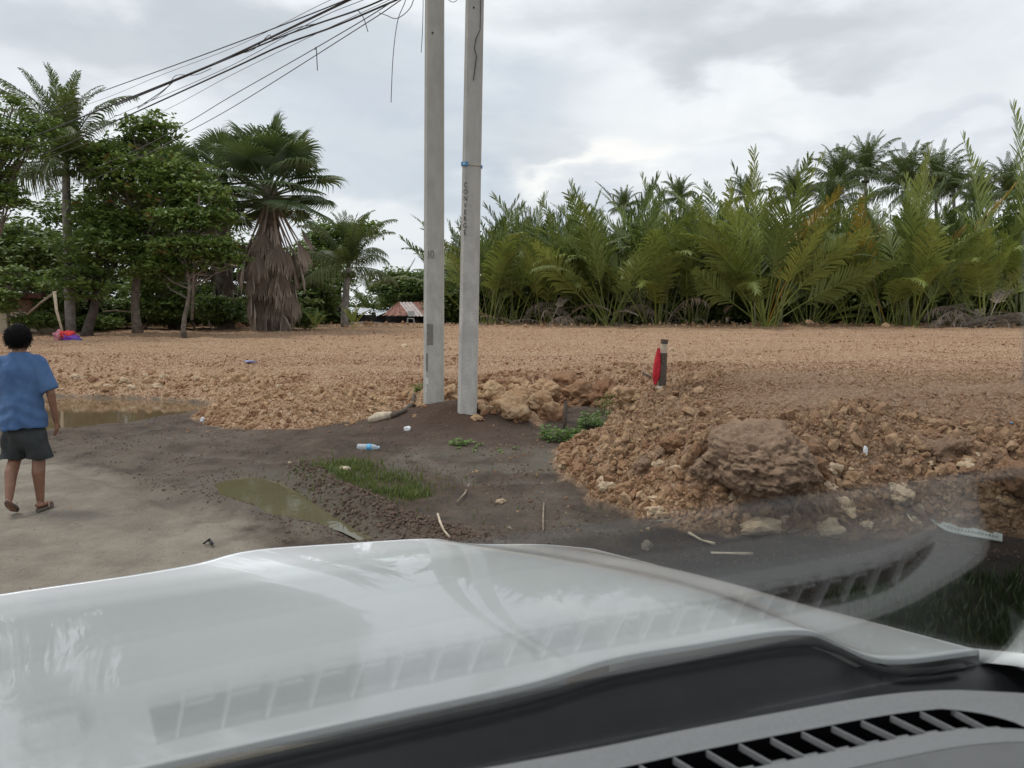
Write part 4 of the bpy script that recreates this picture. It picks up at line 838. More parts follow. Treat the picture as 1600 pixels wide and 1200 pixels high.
M['white'] = simple('white paint', (.7, .7, .68), .6, .08, 20); M['blue'] = simple('blue tape', (.06, .22, .42), .4, .2, 30); M['bluepale'] = simple('pale blue tape', (.45, .65, .80), .4, .1, 30)
M['ink'] = simple('dark stencil ink', (.05, .05, .05), .8, .2, 30)
def pole(u, v, y, wpx, lean, label, mat, rz):
    P = AT(u, v, y); wd = wpx * y / FPX; e = empty('concrete_pole', (P[0], y, P[2] - .25)); tag(e, label, 'utility pole', 'pair of concrete utility poles')
    V = []; Fc = []; h = 10.6; c_ = .17; prof = [(-1, -1 + 2 * c_), (-1 + 2 * c_, -1), (1 - 2 * c_, -1), (1, -1 + 2 * c_), (1, 1 - 2 * c_), (1 - 2 * c_, 1), (-1 + 2 * c_, 1), (-1, 1 - 2 * c_)]
    K = 14
    for i in range(K + 1):
        q = i / K; hw = wd / 2 * (1 - .018 * h * q); cx = lean * h * q
        for (a, b_) in prof:
            x = a * hw * math.cos(rz) - b_ * hw * math.sin(rz); yy = a * hw * math.sin(rz) + b_ * hw * math.cos(rz); V.append((cx + x / (math.cos(rz) + abs(math.sin(rz)) * .8), yy, h * q))
    for i in range(K):
        for k in range(8): k2 = (k + 1) % 8; Fc.append((i * 8 + k, i * 8 + k2, (i + 1) * 8 + k2, (i + 1) * 8 + k))
    Fc.append(tuple(K * 8 + k for k in range(8))); mk('shaft', V, Fc, M[mat], e)
    def front(z, off=.006, du=0):                             # a point just proud of the front face
        q = (z) / h; hw = wd / 2 * (1 - .018 * h * q); return (lean * z + du * hw, -hw - off, z)
    return e, front, P, wd
e1, f1, PL, w1 = pole(677.5, 640, 12.1, 31, .0118, 'left concrete pole, plain grey with a square dark cement patch', 'conc1', 0.0)
e2, f2, PR, w2 = pole(729.5, 652, 11.3, 30, .0235, 'right concrete pole, mottled, leaning right with dark letters down its front', 'conc2', 0.0)
def zof(P, v, y, base):  # height above the pole's origin for a picture row
    return AT(700, v, y)[2] - base
b1 = PL[2] - .25; b2 = PR[2] - .25
def plate(name, e, fr, z0, z1, du0, du1, mat, off=.006, th=.006):
    b = B(); a = fr(z0, off, du0); c = fr(z0, off, du1); d = fr(z1, off, du1); g = fr(z1, off, du0)
    V = [a, c, d, g] + [(p[0], p[1] + th, p[2]) for p in (a, c, d, g)]
    b.add(V, [(0, 1, 2, 3), (7, 6, 5, 4), (0, 4, 5, 1), (1, 5, 6, 2), (2, 6, 7, 3), (3, 7, 4, 0)]); return b.build(name, M[mat], e)
z = lambda v: zof(PL, v, 12.0, b1)
plate('cement_patch', e1, f1, z(539), z(506), -.62, .02, 'conc_dark', .004); plate('paint_chip', e1, f1, z(612), z(603), -.75, -.6, 'white', .004); plate('paint_chip', e1, f1, z(600), z(590), -.7, -.45, 'white', .004)
plate('cement_patch', e1, f1, z(580), z(552), -.7, -.52, 'conc_dark', .004)
for vv, du in ((53, -.12),): B().tube([Vector(f1(z(vv), .004, du)), Vector(f1(z(vv), -.02, du))], .017, 8).build('bolt_hole', M['black'], e1)
def text(ch, e, fr, z_, du, hh, mat='ink', wscale=1.0):
    cu = bpy.data.curves.new('letter', 'FONT'); cu.body = ch; cu.size = hh * 1.42; cu.extrude = .0015; cu.align_x = 'CENTER'; cu.resolution_u = 3; cu.space_line = 1
    o = bpy.data.objects.new('letter', cu); COL.objects.link(o); dg = bpy.context.evaluated_depsgraph_get(); me = bpy.data.meshes.new_from_object(o.evaluated_get(dg)); bpy.data.objects.remove(o)
    me.materials.clear(); p = fr(z_, .006, du); o = obj('letter', me, M[mat], e, p); o.rotation_euler = (math.pi / 2, 0, 0); o.scale = (wscale, 1, 1); return o
z = lambda v: zof(PR, v, 11.15, b2)
for k, ch in enumerate('CONVERGE'): text(ch, e2, f2, z(292.5 + k * 10.6), -.56, .072, wscale=.8)
for ch, du in (('1', -.45), ('0', -.1)): text(ch, e1, f1, zof(PL, 404, 12.0, b1), du, .13, 'conc_dark', .7)
B().tube([Vector(f2(z(11), .004, -.05)), Vector(f2(z(11), -.02, -.05))], .015, 8).build('bolt_hole', M['black'], e2)
# twine with blue tape round the right pole, thin wire running down it
zt = z(257); hw = w2 / 2 * (1 - .018 * zt); cx = .0235 * zt; b = B(); ring = [(cx + (hw + .012) * a, (hw + .012) * c, zt - .012 * a) for a, c in [(-1, -.6), (-.6, -1), (.6, -1), (1, -.6), (1, .6), (.6, 1), (-.6, 1), (-1, .6), (-1, -.6)]]
b.tube(ring, .006, 5); b.build('twine', M['wood_pale'], e2); b = B().box((cx - hw * .72, -hw - .012, zt + .01), (.10, .03, .055)); b.build('blue_tape', M['blue'], e2); B().box((cx - hw * .78, -hw - .03, zt + .012), (.03, .012, .024)).build('tape_highlight', M['bluepale'], e2)
B().box((cx + hw + .012, -hw * .6, zt - .015), (.03, .03, .03)).build('knot', M['blue'], e2)
B().tube([Vector(f2(z(a), .012, d_)) for a, d_ in ((-120, .8), (0, .72), (46, .7), (60, .25), (75, .1), (88, .35), (125, .05))], .006, 5).build('loose_wire', M['black'], e2)

# ================================================================ cables
M['cable'] = simple('cable', (.045, .045, .05), .6, .2, 3); M['cable_grey'] = simple('grey cable', (.14, .14, .145), .55, .2, 3)
def cable(pts, r, label, mat='cable', ys=None, name='utility_cable'):
    """pts: (u, v, distance)"""
    P = [Vector(AT(*q)) for q in pts]; Q = []
    for i in range(len(P) - 1):                               # smooth through the points
        p0 = P[max(i - 1, 0)]; p1 = P[i]; p2 = P[i + 1]; p3 = P[min(i + 2, len(P) - 1)]
        for k in range(8):
            t_ = k / 8; Q.append(.5 * ((2 * p1) + (p2 - p0) * t_ + (2 * p0 - 5 * p1 + 4 * p2 - p3) * t_ ** 2 + (3 * p1 - p0 - 3 * p2 + p3) * t_ ** 3))
    Q.append(P[-1]); o = B().tube(Q, r, 5).build(name, M[mat], smooth=True); tag(o, label, 'cable', 'cables strung from the poles'); return o
cable([(720, -78, 12), (540, 0, 13), (360, 70, 16), (200, 128, 20), (110, 160, 24), (50, 178, 27), (-200, 215, 38)], .011, 'uppermost black cable of the bundle')
cable([(725, -85, 12), (640, -45, 12.4), (545, 0, 13), (360, 88, 16), (272, 125, 18), (137, 179, 22), (75, 204, 25), (0, 228, 30), (-200, 262, 42)], .021, 'thickest black cable, second from the top of the bundle')
cable([(728, -70, 12), (592, 2, 13), (493, 38, 14), (441, 57, 15), (360, 90, 16), (272, 127, 18.1), (180, 165, 20)], .015, 'black cable that joins the thickest one from below', )
cable([(735, -52, 12), (619, 0, 13), (520, 42, 14), (440, 71, 15), (360, 108, 16), (215, 174, 20), (165, 196, 22), (80, 236, 26), (0, 262, 32)], .017, 'heavy black cable in the lower part of the bundle, ending in the treetops')
cable([(730, -66, 12), (572, -2, 13), (494, 31, 14), (360, 103, 16), (230, 160, 19), (110, 210, 23), (0, 240, 30)], .006, 'thin cable between the two heaviest ones', 'cable_grey')
cable([(715, -90, 12), (516, 0, 13.2), (440, 38, 15), (360, 76, 16.5), (250, 118, 19), (140, 162, 22), (0, 205, 30)], .005, 'hair thin cable just under the uppermost one', 'cable_grey')
cable([(735, -60, 12), (608, 0, 13), (500, 50, 14), (360, 118, 16), (250, 176, 19), (130, 226, 23), (0, 272, 30)], .005, 'hair thin cable below the lower heavy one', 'cable_grey')
cable([(725, -80, 12), (614, 2, 13), (493, 75, 15), (360, 151, 18), (285, 196, 21), (200, 240, 26), (60, 300, 36), (0, 322, 40)], .009, 'upper one of the two separate thin cables below the bundle', 'cable_grey')
cable([(725, -70, 12), (619, 5, 13), (560, 44, 14), (376, 160, 18), (290, 208, 21), (200, 255, 26), (60, 318, 36), (0, 342, 40)], .009, 'lower one of the two separate thin cables below the bundle', 'cable_grey')
cable([(592, 20, 13.2), (604, 24, 13.1), (619, 29, 13), (636, 18, 12.8), (646, 0, 12.6), (656, -50, 12.3)], .007, 'thin cable sagging in a loop left of the poles', 'cable_grey')
cable([(640, -20, 12.6), (632, 5, 12.7), (621, 34, 12.8), (614, 90, 12.8), (611, 160, 12.8)], .007, 'loose wire hanging straight down left of the poles, the longest', 'cable_grey')
cable([(661, -30, 12.4), (661, 10, 12.4), (660, 50, 12.4), (658, 82, 12.4)], .006, 'short loose wire hanging beside the left pole', 'cable_grey')
cable([(560, 17, 13.6), (568, 28, 13.6), (575, 50, 13.6)], .008, 'short broken wire end hanging from the bundle', 'cable_grey')
cable([(492, 78, 15), (494, 74, 15), (495, 90, 15), (496, 110, 15)], .009, 'short wire end hanging from the upper separate cable', 'cable')
cable([(699, -2, 12.2), (706, 3, 12.2), (713, 1, 12.2), (716, -8, 12.2)], .005, 'small wire loop between the tops of the two poles', 'cable_grey')
cable([(500, 36, 14), (470, 42, 14.4), (450, 50, 15), (425, 61, 15.2), (420, 55, 15.3), (395, 78, 15.8), (370, 84, 16.2)], .008, 'wavy slack wire wound along the heavy bundle')
cable([(330, 107, 17), (305, 117, 17.5), (275, 118, 18), (262, 136, 18.4), (244, 152, 18.8), (236, 157, 19), (215, 170, 19.5)], .007, 'crinkled wire running from the thick cable down to the lower one')
cable([(272, 127, 18), (250, 145, 18.5), (215, 168, 19.8)], .010, 'short straight wire bridging the thick cable and the lower one')

# ================================================================ marker stake, litter, twigs
y = next_y(1034, 606); P = AT(1034, 606, y); e = empty('marker_stake', (P[0], y, P[2] - .08)); tag(e, 'short wooden marker stake with a red cloth tied on, standing in the gravel', 'stake'); k = y / FPX
b = B()
for (z0, z1, x0, x1) in ((0, (606 - 551) * k + .08, -7, 5),): b.tube([(0 * k, 0, z0), (2 * k, 0, z1)], [6.2 * k, 5.6 * k], 6)
b.build('stake', M['wood_dark'], e); B().tube([(2 * k, 0, 55 * k + .08), (2.5 * k, 0, 69 * k + .08)], [5.4 * k, 5.2 * k], 6).build('peeled_band', M['wood_pale'], e)
B().tube([(2.5 * k, 0, 69 * k + .08), (3.2 * k, 0, 76 * k + .08)], [5.6 * k, 5.8 * k], 6).build('stake_top', M['wood_dark'], e); B().tube([(0, 0, .06), (0, 0, .11)], 6.6 * k, 6).build('white_base', M['white'], e)
M['redcloth'] = simple('red cloth', (.50, .02, .035), .85, .25, 25, bump=.4); V = []; Fc = []; nu, nv = 9, 14
for j in range(nv):
    q = j / (nv - 1); zc = .08 + (62 - 56 * q) * k; wd_ = (3.0 + 6.5 * math.sin(min(1, q * 1.25) * math.pi * .6)) * k * (1 - .6 * max(0, q - .8) / .2); cxk = (-6 - 5.5 * q) * k
    for i in range(nu): a = 2 * math.pi * i / nu; rr_ = 1 + .22 * math.sin(3 * a + 2 * q); V.append((cxk + math.cos(a) * wd_ * .62 * rr_, -.03 + math.sin(a) * wd_ * .42 * rr_, zc + .01 * math.sin(5 * a)))
for j in range(nv - 1):
    for i in range(nu): i2 = (i + 1) % nu; Fc.append((j * nu + i, j * nu + i2, (j + 1) * nu + i2, (j + 1) * nu + i))
Fc.append(tuple(range(nu))); Fc.append(tuple((nv - 1) * nu + i for i in range(nu))[::-1]); mk('red_cloth', V, Fc, M['redcloth'], e, True)
# bottle
M['clear'] = new_mat('clear plastic')[0]; bb = M['clear'].node_tree.nodes['Principled BSDF']; bb.inputs['Base Color'].default_value = (.8, .86, .9, 1); bb.inputs['Roughness'].default_value = .12; bb.inputs['Transmission Weight'].default_value = .55; bb.inputs['IOR'].default_value = 1.15
y = next_y(575, 703); P = AT(575, 703, y); k = y / FPX; e = empty('plastic_bottle', (P[0], y, P[2] + .035), rad(-8)); tag(e, 'clear plastic water bottle with a blue label lying on the soil', 'bottle')
def lathe_x(name, prof, mat, par, n=14):
    V = []; Fc = []
    for (x, r_) in prof:
        for i in range(n): a = 2 * math.pi * i / n; V.append((x, r_ * math.cos(a), r_ * math.sin(a)))
    for j in range(len(prof) - 1):
        for i in range(n): i2 = (i + 1) % n; Fc.append((j * n + i, j * n + i2, (j + 1) * n + i2, (j + 1) * n + i))
    Fc.append(tuple(range(n))[::-1]); Fc.append(tuple((len(prof) - 1) * n + i for i in range(n))); return mk(name, V, Fc, mat, par, True)
R0 = 5.2 * k; lathe_x('bottle_body', [(-17 * k, R0 * .85), (-16 * k, R0), (-9 * k, R0 * .97), (-2 * k, R0), (8 * k, R0), (12 * k, R0 * .75), (15 * k, R0 * .4), (17 * k, R0 * .4)], M['clear'], e)
lathe_x('label', [(-1 * k, R0 * 1.03), (7 * k, R0 * 1.03)], simple('blue label', (.12, .42, .68), .4, .2, 40), e); lathe_x('cap', [(17 * k, R0 * .48), (19 * k, R0 * .48)], M['bluepale'], e)
def scrap(name, u, v, wpx, hpx, mat, label, cat, seed=0):
    y = next_y(u, v); P = AT(u, v, y); k = y / FPX; V, Fc = ico(2); V = V * [wpx * k / 2, wpx * k / 2.5, hpx * k / 2]; V = V * (1 + .8 * fbm3(V * 30 + seed, 3, seed))[:, None]
    o = mk(name, V, Fc, mat, None, False, (P[0], y, P[2] + hpx * k * .3)); tag(o, label, cat); return o
M['whiteplastic'] = simple('white plastic', (.66, .68, .70), .45, .1, 30)
scrap('plastic_cup', 637, 673, 10, 9, M['whiteplastic'], 'small crumpled white cup on the soil mound left of the poles', 'litter', 3)
scrap('plastic_bag', 895, 604, 30, 6, simple('grey blue plastic', (.30, .36, .42), .5, .5, 60), 'flattened grey blue plastic on the gravel left of the marker stake', 'litter', 5)
scrap('plastic_wrapper', 1352, 712, 7, 20, M['whiteplastic'], 'thin pale plastic strip hanging on the right bank', 'litter', 6)
scrap('plastic_wrapper', 317, 658, 8, 7, M['whiteplastic'], 'small white wrapper on the gravel tongue', 'litter', 7); scrap('plastic_wrapper', 390, 566, 16, 4, simple('blue plastic', (.25, .25, .42), .5, .3, 60), 'faint bluish plastic on the left of the field', 'litter', 8)
scrap('yellow_leaf', 1472, 800, 9, 8, simple('yellow leaf', (.6, .5, .08), .6, .2, 30), 'bright yellow leaf above the pale printed sheet', 'leaf', 9)
scrap('plastic_wrapper', 1582, 662, 10, 4, M['blue'], 'small blue scrap on the gravel at the right edge', 'litter', 10)
# log and root at the left foot of the mound
def log(pts, radii, label, mat, name='log', cat='log', n=9):
    P = []
    for (u, v) in pts: y = next_y(u, v); q = AT(u, v, y); P.append(q + [0, 0, .03])
    o = B().tube(P, [r_ for r_ in radii], n).build(name, M[mat], smooth=True); V = np.array([v.co for v in o.data.vertices]); 
    for i, v in enumerate(o.data.vertices): v.co = v.co + Vector([.008 * math.sin(i * 12.9), .008 * math.sin(i * 7.7), .008 * math.sin(i * 3.1)])
    tag(o, label, cat); return o
log([(577, 660), (592, 655), (612, 652)], [.05, .085, .055], 'short pale cut log lying at the left foot of the soil mound', 'wood_pale'); log([(610, 654), (632, 645), (644, 634), (648, 618)], [.045, .04, .035, .02], 'dark curved root rising from the pale log towards the left pole', 'wood_dark', 'root', 'root')
log([(534, 737), (546, 739)], [.035, .04], 'short pale stick end in the grass patch', 'wood_pale', 'stick', 'stick')
y = next_y(882, 672); P = AT(882, 672, y); tag(B().tube([P - [0, 0, .1], AT(884, 628, y)], [.03, .025], 7).build('stick', M['wood_dark'], smooth=True), 'upright dark stick standing in the gully between the rocks', 'stick')
for pts, r_, mt, lab in [([(683, 808), (687, 822), (695, 835), (703, 845)], .010, 'wood_pale', 'thin pale curved twig in the mud just above the bonnet'), ([(732, 760), (726, 776), (714, 790)], .008, 'wood', 'short twig below the mud flat, pointing at the big puddle'),
                         ([(1075, 838), (1095, 850), (1118, 856)], .012, 'wood_pale', 'straight pale twig on dark soil left of the two pale rocks'), ([(1015, 820), (1050, 818)], .010, 'wood', 'thin twig at the toe of the bank by the yellowish rock'),
                         ([(1110, 870), (1175, 871)], .008, 'wood_pale', 'long straight twig on the soil just above the vent reflection'), ([(1415, 808), (1424, 820), (1426, 830)], .007, 'wood_pale', 'hooked pale twig right of the pale block of rock'),
                         ([(1230, 838), (1255, 832), (1320, 815)], .012, 'wood', 'stick lying behind the pale block of rock'), ([(318, 855), (326, 849), (333, 856)], .010, 'black', 'small dark loop of wire on the road'), ([(849, 790), (848, 815), (850, 835)], .006, 'wood', 'thin standing twig in the mud right of the cream stone')]:
    log(pts, [r_] * len(pts), lab, mt, 'twig', 'twig', 5)
log([(1018, 592), (1010, 588), (1004, 584)], [.02, .02, .015], 'dark peg leaning left of the marker stake', 'wood_dark', 'peg', 'peg', 6)
# printed sheet on the bank
V = []; Fc = []; n = 12
for i in range(n):
    q = i / (n - 1); u0 = 1444 + 122 * q; vt = 803 + 40 * q + 3 * math.sin(q * 5); vb = np.interp(q, [0, .12, .3, 1], [804, 822, 836, 851])
    yb = next_y(u0, vb); a = AT(u0, vb, yb); c_ = AT(u0, vt, yb + .25); V += [a + [0, 0, .03], c_ + [0, 0, .05], a + [0, 0, .02], c_ + [0, 0, .04]]
for i in range(n - 1): o_ = i * 4; Fc += [(o_, o_ + 4, o_ + 5, o_ + 1), (o_ + 2, o_ + 3, o_ + 7, o_ + 6), (o_, o_ + 2, o_ + 6, o_ + 4), (o_ + 1, o_ + 5, o_ + 7, o_ + 3)]
sh = mk('printed_sheet', V, Fc, simple('pale sheet', (.42, .46, .44), .6, .15, 12)); tag(sh, 'long pale grey plastic sheet with worn print lying on the right bank near the bonnet', 'plastic sheet')
b = B()
for i in range(16):
    q = .25 + i * .044; j = q * (n - 1); i0_ = int(j); f_ = j - i0_; a = Vector(V[i0_ * 4]).lerp(Vector(V[(i0_ + 1) * 4]), f_); c_ = Vector(V[i0_ * 4 + 1]).lerp(Vector(V[(i0_ + 1) * 4 + 1]), f_); p0 = a.lerp(c_, .14); p1 = a.lerp(c_, .34 if i % 3 else .28); w_ = Vector((.018, .004, 0)); up_ = Vector((0, 0, .004)); b.add([p0 + up_, p0 + w_ + up_, p1 + w_ + up_, p1 + up_], [(0, 1, 2, 3)])
b.build('worn_print', simple('grey print', (.20, .21, .21), .7, .2, 20), sh)

# cloth bundle by the bamboo post
P = AT(104, 530, 27.5); zg = H(P[0], 27.5); e = empty('cloth_bundle', (P[0], 27.5, zg)); tag(e, 'bright red and purple bundle of cloth heaped at the foot of the leaning bamboo post', 'cloth bundle')
for nm, (dx, dz, sx, sz), c_ in (('red_cloth', (.03, .26, .28, .16), (.65, .05, .05)), ('purple_cloth', (.14, .12, .34, .15), (.16, .05, .35)), ('pink_cloth', (-.28, .18, .15, .22), (.50, .20, .24)), ('blue_cloth', (.34, .08, .18, .10), (.06, .07, .30))):
    V, Fc = ico(3); V = V * [sx, .2, sz]; V = V * (1 + .7 * fbm3(V * 9, 3, 5))[:, None]; mk(nm, V, Fc, simple(nm, c_, .8, .4, 9), e, True, (dx, 0, dz))

# ================================================================ houses
M['rust'] = simple('rusty roof', (.22, .095, .065), .8, .45, 3, bump=.2); M['zinc'] = simple('old zinc roof', (.42, .36, .34), .6, .2, 3); M['sheet'] = simple('white roof sheet', (.72, .76, .80), .45, .08, 3)
M['cream'] = simple('cream wall', (.44, .38, .27), .9, .12, 3); M['shade'] = simple('dark timber wall', (.05, .045, .04), .9, .4, 5); M['thatch'] = simple('thatch', (.26, .21, .18), .95, .4, 6, bump=.6); M['brownband'] = simple('brown fascia', (.16, .065, .05), .8, .2, 5)
def corr(name, a, b_, c_, d_, mat, par, n=22, amp=.03):      # a,b eave line; d,c ridge line
    a, b_, c_, d_ = [Vector(tuple(map(float, q))) for q in (a, b_, c_, d_)]; nn = (b_ - a).cross(d_ - a).normalized(); V = []; Fc = []
    for i in range(n + 1):
        q = i / n; o_ = nn * (amp * (1 if i % 2 else -1)); p = a.lerp(b_, q); r_ = d_.lerp(c_, q); V += [p + o_, r_ + o_, p + o_ - nn * .02, r_ + o_ - nn * .02]
    for i in range(n): o_ = i * 4; Fc += [(o_, o_ + 4, o_ + 5, o_ + 1), (o_ + 2, o_ + 3, o_ + 7, o_ + 6), (o_, o_ + 2, o_ + 6, o_ + 4), (o_ + 1, o_ + 5, o_ + 7, o_ + 3)]
    return mk(name, V, Fc, M[mat], par)
def A_(u, v, y, e): p = AT(u, v, y); return (p[0] - e.location.x, p[1] - e.location.y, p[2] - e.location.z)
p = AT(655, 506, 56); e = empty('hut', (p[0], 56, .9)); tag(e, 'hut with a rusty hipped roof and one paler strip, left of the poles', 'hut')
corr('roof', A_(597, 493, 55, e), A_(640, 493, 55, e), A_(624, 472, 59, e), A_(622, 472, 59, e), 'rust', e, 8); corr('roof', A_(641, 494, 55, e), A_(664, 494, 55, e), A_(645, 472, 59, e), A_(623, 472, 59, e), 'zinc', e, 8)
corr('roof', A_(664.5, 494, 55, e), A_(718, 493, 55, e), A_(690, 472, 59, e), A_(645.5, 472, 59, e), 'rust', e, 18)
corr('roof_patch', A_(700, 488, 55.6, e), A_(708, 486, 55.6, e), A_(699, 474, 57.5, e), A_(690, 474, 57.5, e), 'sheet', e, 6, .02)
b = B(); c0 = A_(605, 512, 58, e); c1 = A_(712, 494, 58, e); b.box(((c0[0] + c1[0]) / 2, 3.2, (c0[2] + c1[2]) / 2), (abs(c1[0] - c0[0]), 3.0, abs(c1[2] - c0[2]))); b.build('wall', M['shade'], e)
for u in (608, 630, 652, 675, 700): q = A_(u, 512, 55.4, e); q2 = A_(u, 494, 55.4, e); B().tube([q, q2], .05, 6).build('post', M['wood_dark'], e)
p = AT(565, 506, 60); e = empty('hut', (p[0], 60, .9)); tag(e, 'low hut with bright white roof sheets behind the small coconut palm', 'hut')
corr('roof', A_(538, 484, 59, e), A_(566, 490, 59, e), A_(582, 482, 62, e), A_(546, 480, 62, e), 'sheet', e, 10); corr('roof', A_(588, 494, 59, e), A_(602, 488, 59, e), A_(606, 484, 62, e), A_(586, 486, 62, e), 'sheet', e, 8)
b = B(); c0 = A_(538, 510, 60, e); c1 = A_(600, 492, 60, e); b.box(((c0[0] + c1[0]) / 2, 1.6, (c0[2] + c1[2]) / 2), (abs(c1[0] - c0[0]), 2.0, abs(c1[2] - c0[2]))); b.build('wall', M['shade'], e)
p = AT(515, 506, 50); e = empty('thatched_shed', (p[0], 50, .9)); tag(e, 'lean-to shed with a steep greyish thatch roof left of the small coconut palm', 'shed')
corr('roof', A_(496, 504, 49, e), A_(516, 504, 49, e), A_(537, 468, 51, e), A_(524, 466, 51, e), 'thatch', e, 14, .05); c0 = A_(518, 508, 51, e); c1 = A_(536, 480, 51, e); B().box(((c0[0] + c1[0]) / 2, 1, (c0[2] + c1[2]) / 2), (abs(c1[0] - c0[0]), 1.6, abs(c1[2] - c0[2]))).build('wall', M['shade'], e)
p = AT(20, 506, 34); e = empty('house', (p[0], 34, .8)); tag(e, 'cream walled house with a brown roof edge behind the man at far left', 'house')
c0 = A_(-60, 522, 34, e); c1 = A_(56, 487, 34, e); B().box(((c0[0] + c1[0]) / 2, 2, (c0[2] + c1[2]) / 2), (c1[0] - c0[0], 4, c1[2] - c0[2])).build('wall', M['cream'], e)
c0 = A_(-70, 487, 34, e); c1 = A_(58, 468, 34, e); B().box(((c0[0] + c1[0]) / 2, 2.05, (c0[2] + c1[2]) / 2), (c1[0] - c0[0], 4, c1[2] - c0[2])).build('upper_wall', simple('brown wall', (.24, .15, .11), .9, .3, 4), e)
c0 = A_(-70, 466, 33.2, e); c1 = A_(66, 458, 33.2, e); B().box(((c0[0] + c1[0]) / 2, 1.6, (c0[2] + c1[2]) / 2), (c1[0] - c0[0], 5, c1[2] - c0[2])).build('roof_edge', M['brownband'], e)
for (u, v) in ((14, 503), (20, 497), (28, 502)): q = A_(u, v, 34, e); B().box((q[0], -.02, q[2]), (.07, .06, .16)).build('vent_hole', M['black'], e)
p = AT(642, 509, 51); e = empty('plastic_chair', (p[0], 51, H(p[0], 51))); tag(e, 'white plastic chair standing in front of the rusty roofed hut', 'chair'); b = B(); b.box((0, 0, .42), (.45, .45, .05)); b.build('seat', M['white'], e); b = B(); b.box((0, .2, .75), (.45, .05, .35)); b.build('backrest', M['white'], e)
for sx in (-1, 1):
    for sy in (-1, 1): B().tube([(sx * .2, sy * .2, .42), (sx * .26, sy * .24, -.1)], .03, 5).build('leg', M['white'], e)

# ================================================================ the walking man
def remesh(name, b, mat, parent, vox, smooth=6, wr=0.0, wscale=6.0, seed=1, post=None):
    me = mesh_data(name, b.v, b.f); o = bpy.data.objects.new(name, me); COL.objects.link(o)
    m = o.modifiers.new('r', 'REMESH'); m.mode = 'VOXEL'; m.voxel_size = vox
    s_ = o.modifiers.new('s', 'SMOOTH'); s_.iterations = smooth; s_.factor = .5
    dg = bpy.context.evaluated_depsgraph_get(); m2 = bpy.data.meshes.new_from_object(o.evaluated_get(dg)); bpy.data.objects.remove(o); m2.name = name
    n = len(m2.vertices); V = np.empty(n * 3); m2.vertices.foreach_get('co', V); V = V.reshape(-1, 3); N_ = np.empty(n * 3); m2.vertices.foreach_get('normal', N_); N_ = N_.reshape(-1, 3)
    if wr: V = V + N_ * (wr * fbm3(V * [wscale, wscale, wscale * .6], 3, seed))[:, None]
    if post: V = post(V, N_)
    m2.vertices.foreach_set('co', V.ravel()); m2.polygons.foreach_set('use_smooth', [True] * len(m2.polygons)); m2.update(); return obj(name, m2, mat, parent)
M['skin'] = simple('brown skin', (.20, .095, .058), .5, .14, 14, bump=.05); M['hair'] = simple('black hair', (.006, .005, .005), .8, .3, 60, bump=.3, spec=.12)
m, t, b = new_mat('blue cotton'); Pn = t.node('ShaderNodeTexCoord').outputs['Object']; n = t.noise(t.mapping(Pn, (1, 1, .7)), 3.2, 5, .6); c = t.mix(t.ramp(n, .35, .65), (.038, .088, .205), (.070, .14, .28))
t.put(b.inputs['Base Color'], c); b.inputs['Roughness'].default_value = .9; t.put(b.inputs['Normal'], t.bump(t.noise(Pn, 16, 5), .35, .02)); M['shirt'] = m
M['shorts'] = simple('charcoal shorts', (.028, .032, .034), .85, .3, 8, bump=.4); M['sole'] = simple('sandal sole', (.10, .075, .06), .8, .2, 20); M['sandal'] = simple('tan sandal', (.30, .22, .16), .7, .15, 20)
PF = G(46, 799); man = empty('person', (PF[0], PF[1], 0.012), rad(6)); man.scale = (.93, .95, 1); tag(man, 'man walking away in a blue t-shirt, dark shorts and flip-flops, seen from behind', 'person')
b = B(); c3 = b.cap
# body (x right, y away from the camera, z up)
c3((0.0, -.01, .80), (0.0, 0, .95), .135, .125, 16, .78, ax=(1, 0, 0)); c3((0, 0, .95), (-.005, 0, 1.20), .128, .150, 16, .72, ax=(1, 0, 0)); c3((-.01, .01, 1.20), (-.01, .01, 1.30), .155, .125, 16, .66, ax=(1, 0, 0))
c3((-.17, .0, 1.315), (.15, .0, 1.315), .058, .058, 12); c3((-.01, .0, 1.33), (-.015, .02, 1.45), .062, .055, 12)
# head
c3((-.015, .03, 1.475), (-.015, .035, 1.545), .072, .082, 18, 1.1, ax=(1, 0, 0)); c3((-.015, .075, 1.445), (-.015, .085, 1.46), .038, .036, 10); c3((-.015, .125, 1.50), (-.015, .112, 1.525), .012, .008, 8)
for sx in (-1, 1): c3((-.015 + sx * .083, .025, 1.485), (-.015 + sx * .087, .022, 1.515), .012, .014, 8, .6)
# arms: right one hangs straight, left one swings forward
def arm(sx, elb, wr_, hand_dir):
    sh = (sx * .185 - .01, 0, 1.305); c3(sh, elb, .047, .038, 12); c3(elb, wr_, .038, .025, 12); wv = Vector(wr_); hd = Vector(hand_dir).normalized(); side = Vector((sx, 0, 0)); fw = hd.cross(side).normalized()
    pc = wv + hd * .075; c3(wv + hd * .01, pc, .024, .030, 10, .6, ax=(0, 1, 0))
    for k, (o_, L) in enumerate(((-.027, .062), (-.009, .072), (.009, .068), (.026, .052))):
        a0 = pc + Vector((0, 1, 0)) * o_; a1 = a0 + hd * L * .5 + Vector((-sx * .006, 0, 0)); a2 = a1 + (hd + Vector((-sx * .5, 0, 0))).normalized() * L * .5; c3(a0, a1, .0095, .009, 8, m=3); c3(a1, a2, .009, .0075, 8, m=3)
    t0 = wv + hd * .025 + Vector((0, .022, 0)); t1 = t0 + (hd * .7 + Vector((0, .75, 0))).normalized() * .038; c3(t0, t1, .011, .010, 8, m=3); c3(t1, t1 + (hd + Vector((0, .3, 0))).normalized() * .028, .010, .008, 8, m=3)
arm(1, (.262, -.02, 1.04), (.272, .03, .80), (.0, .12, -1)); arm(-1, (-.27, .03, 1.05), (-.265, .17, .87), (.02, .4, -1))
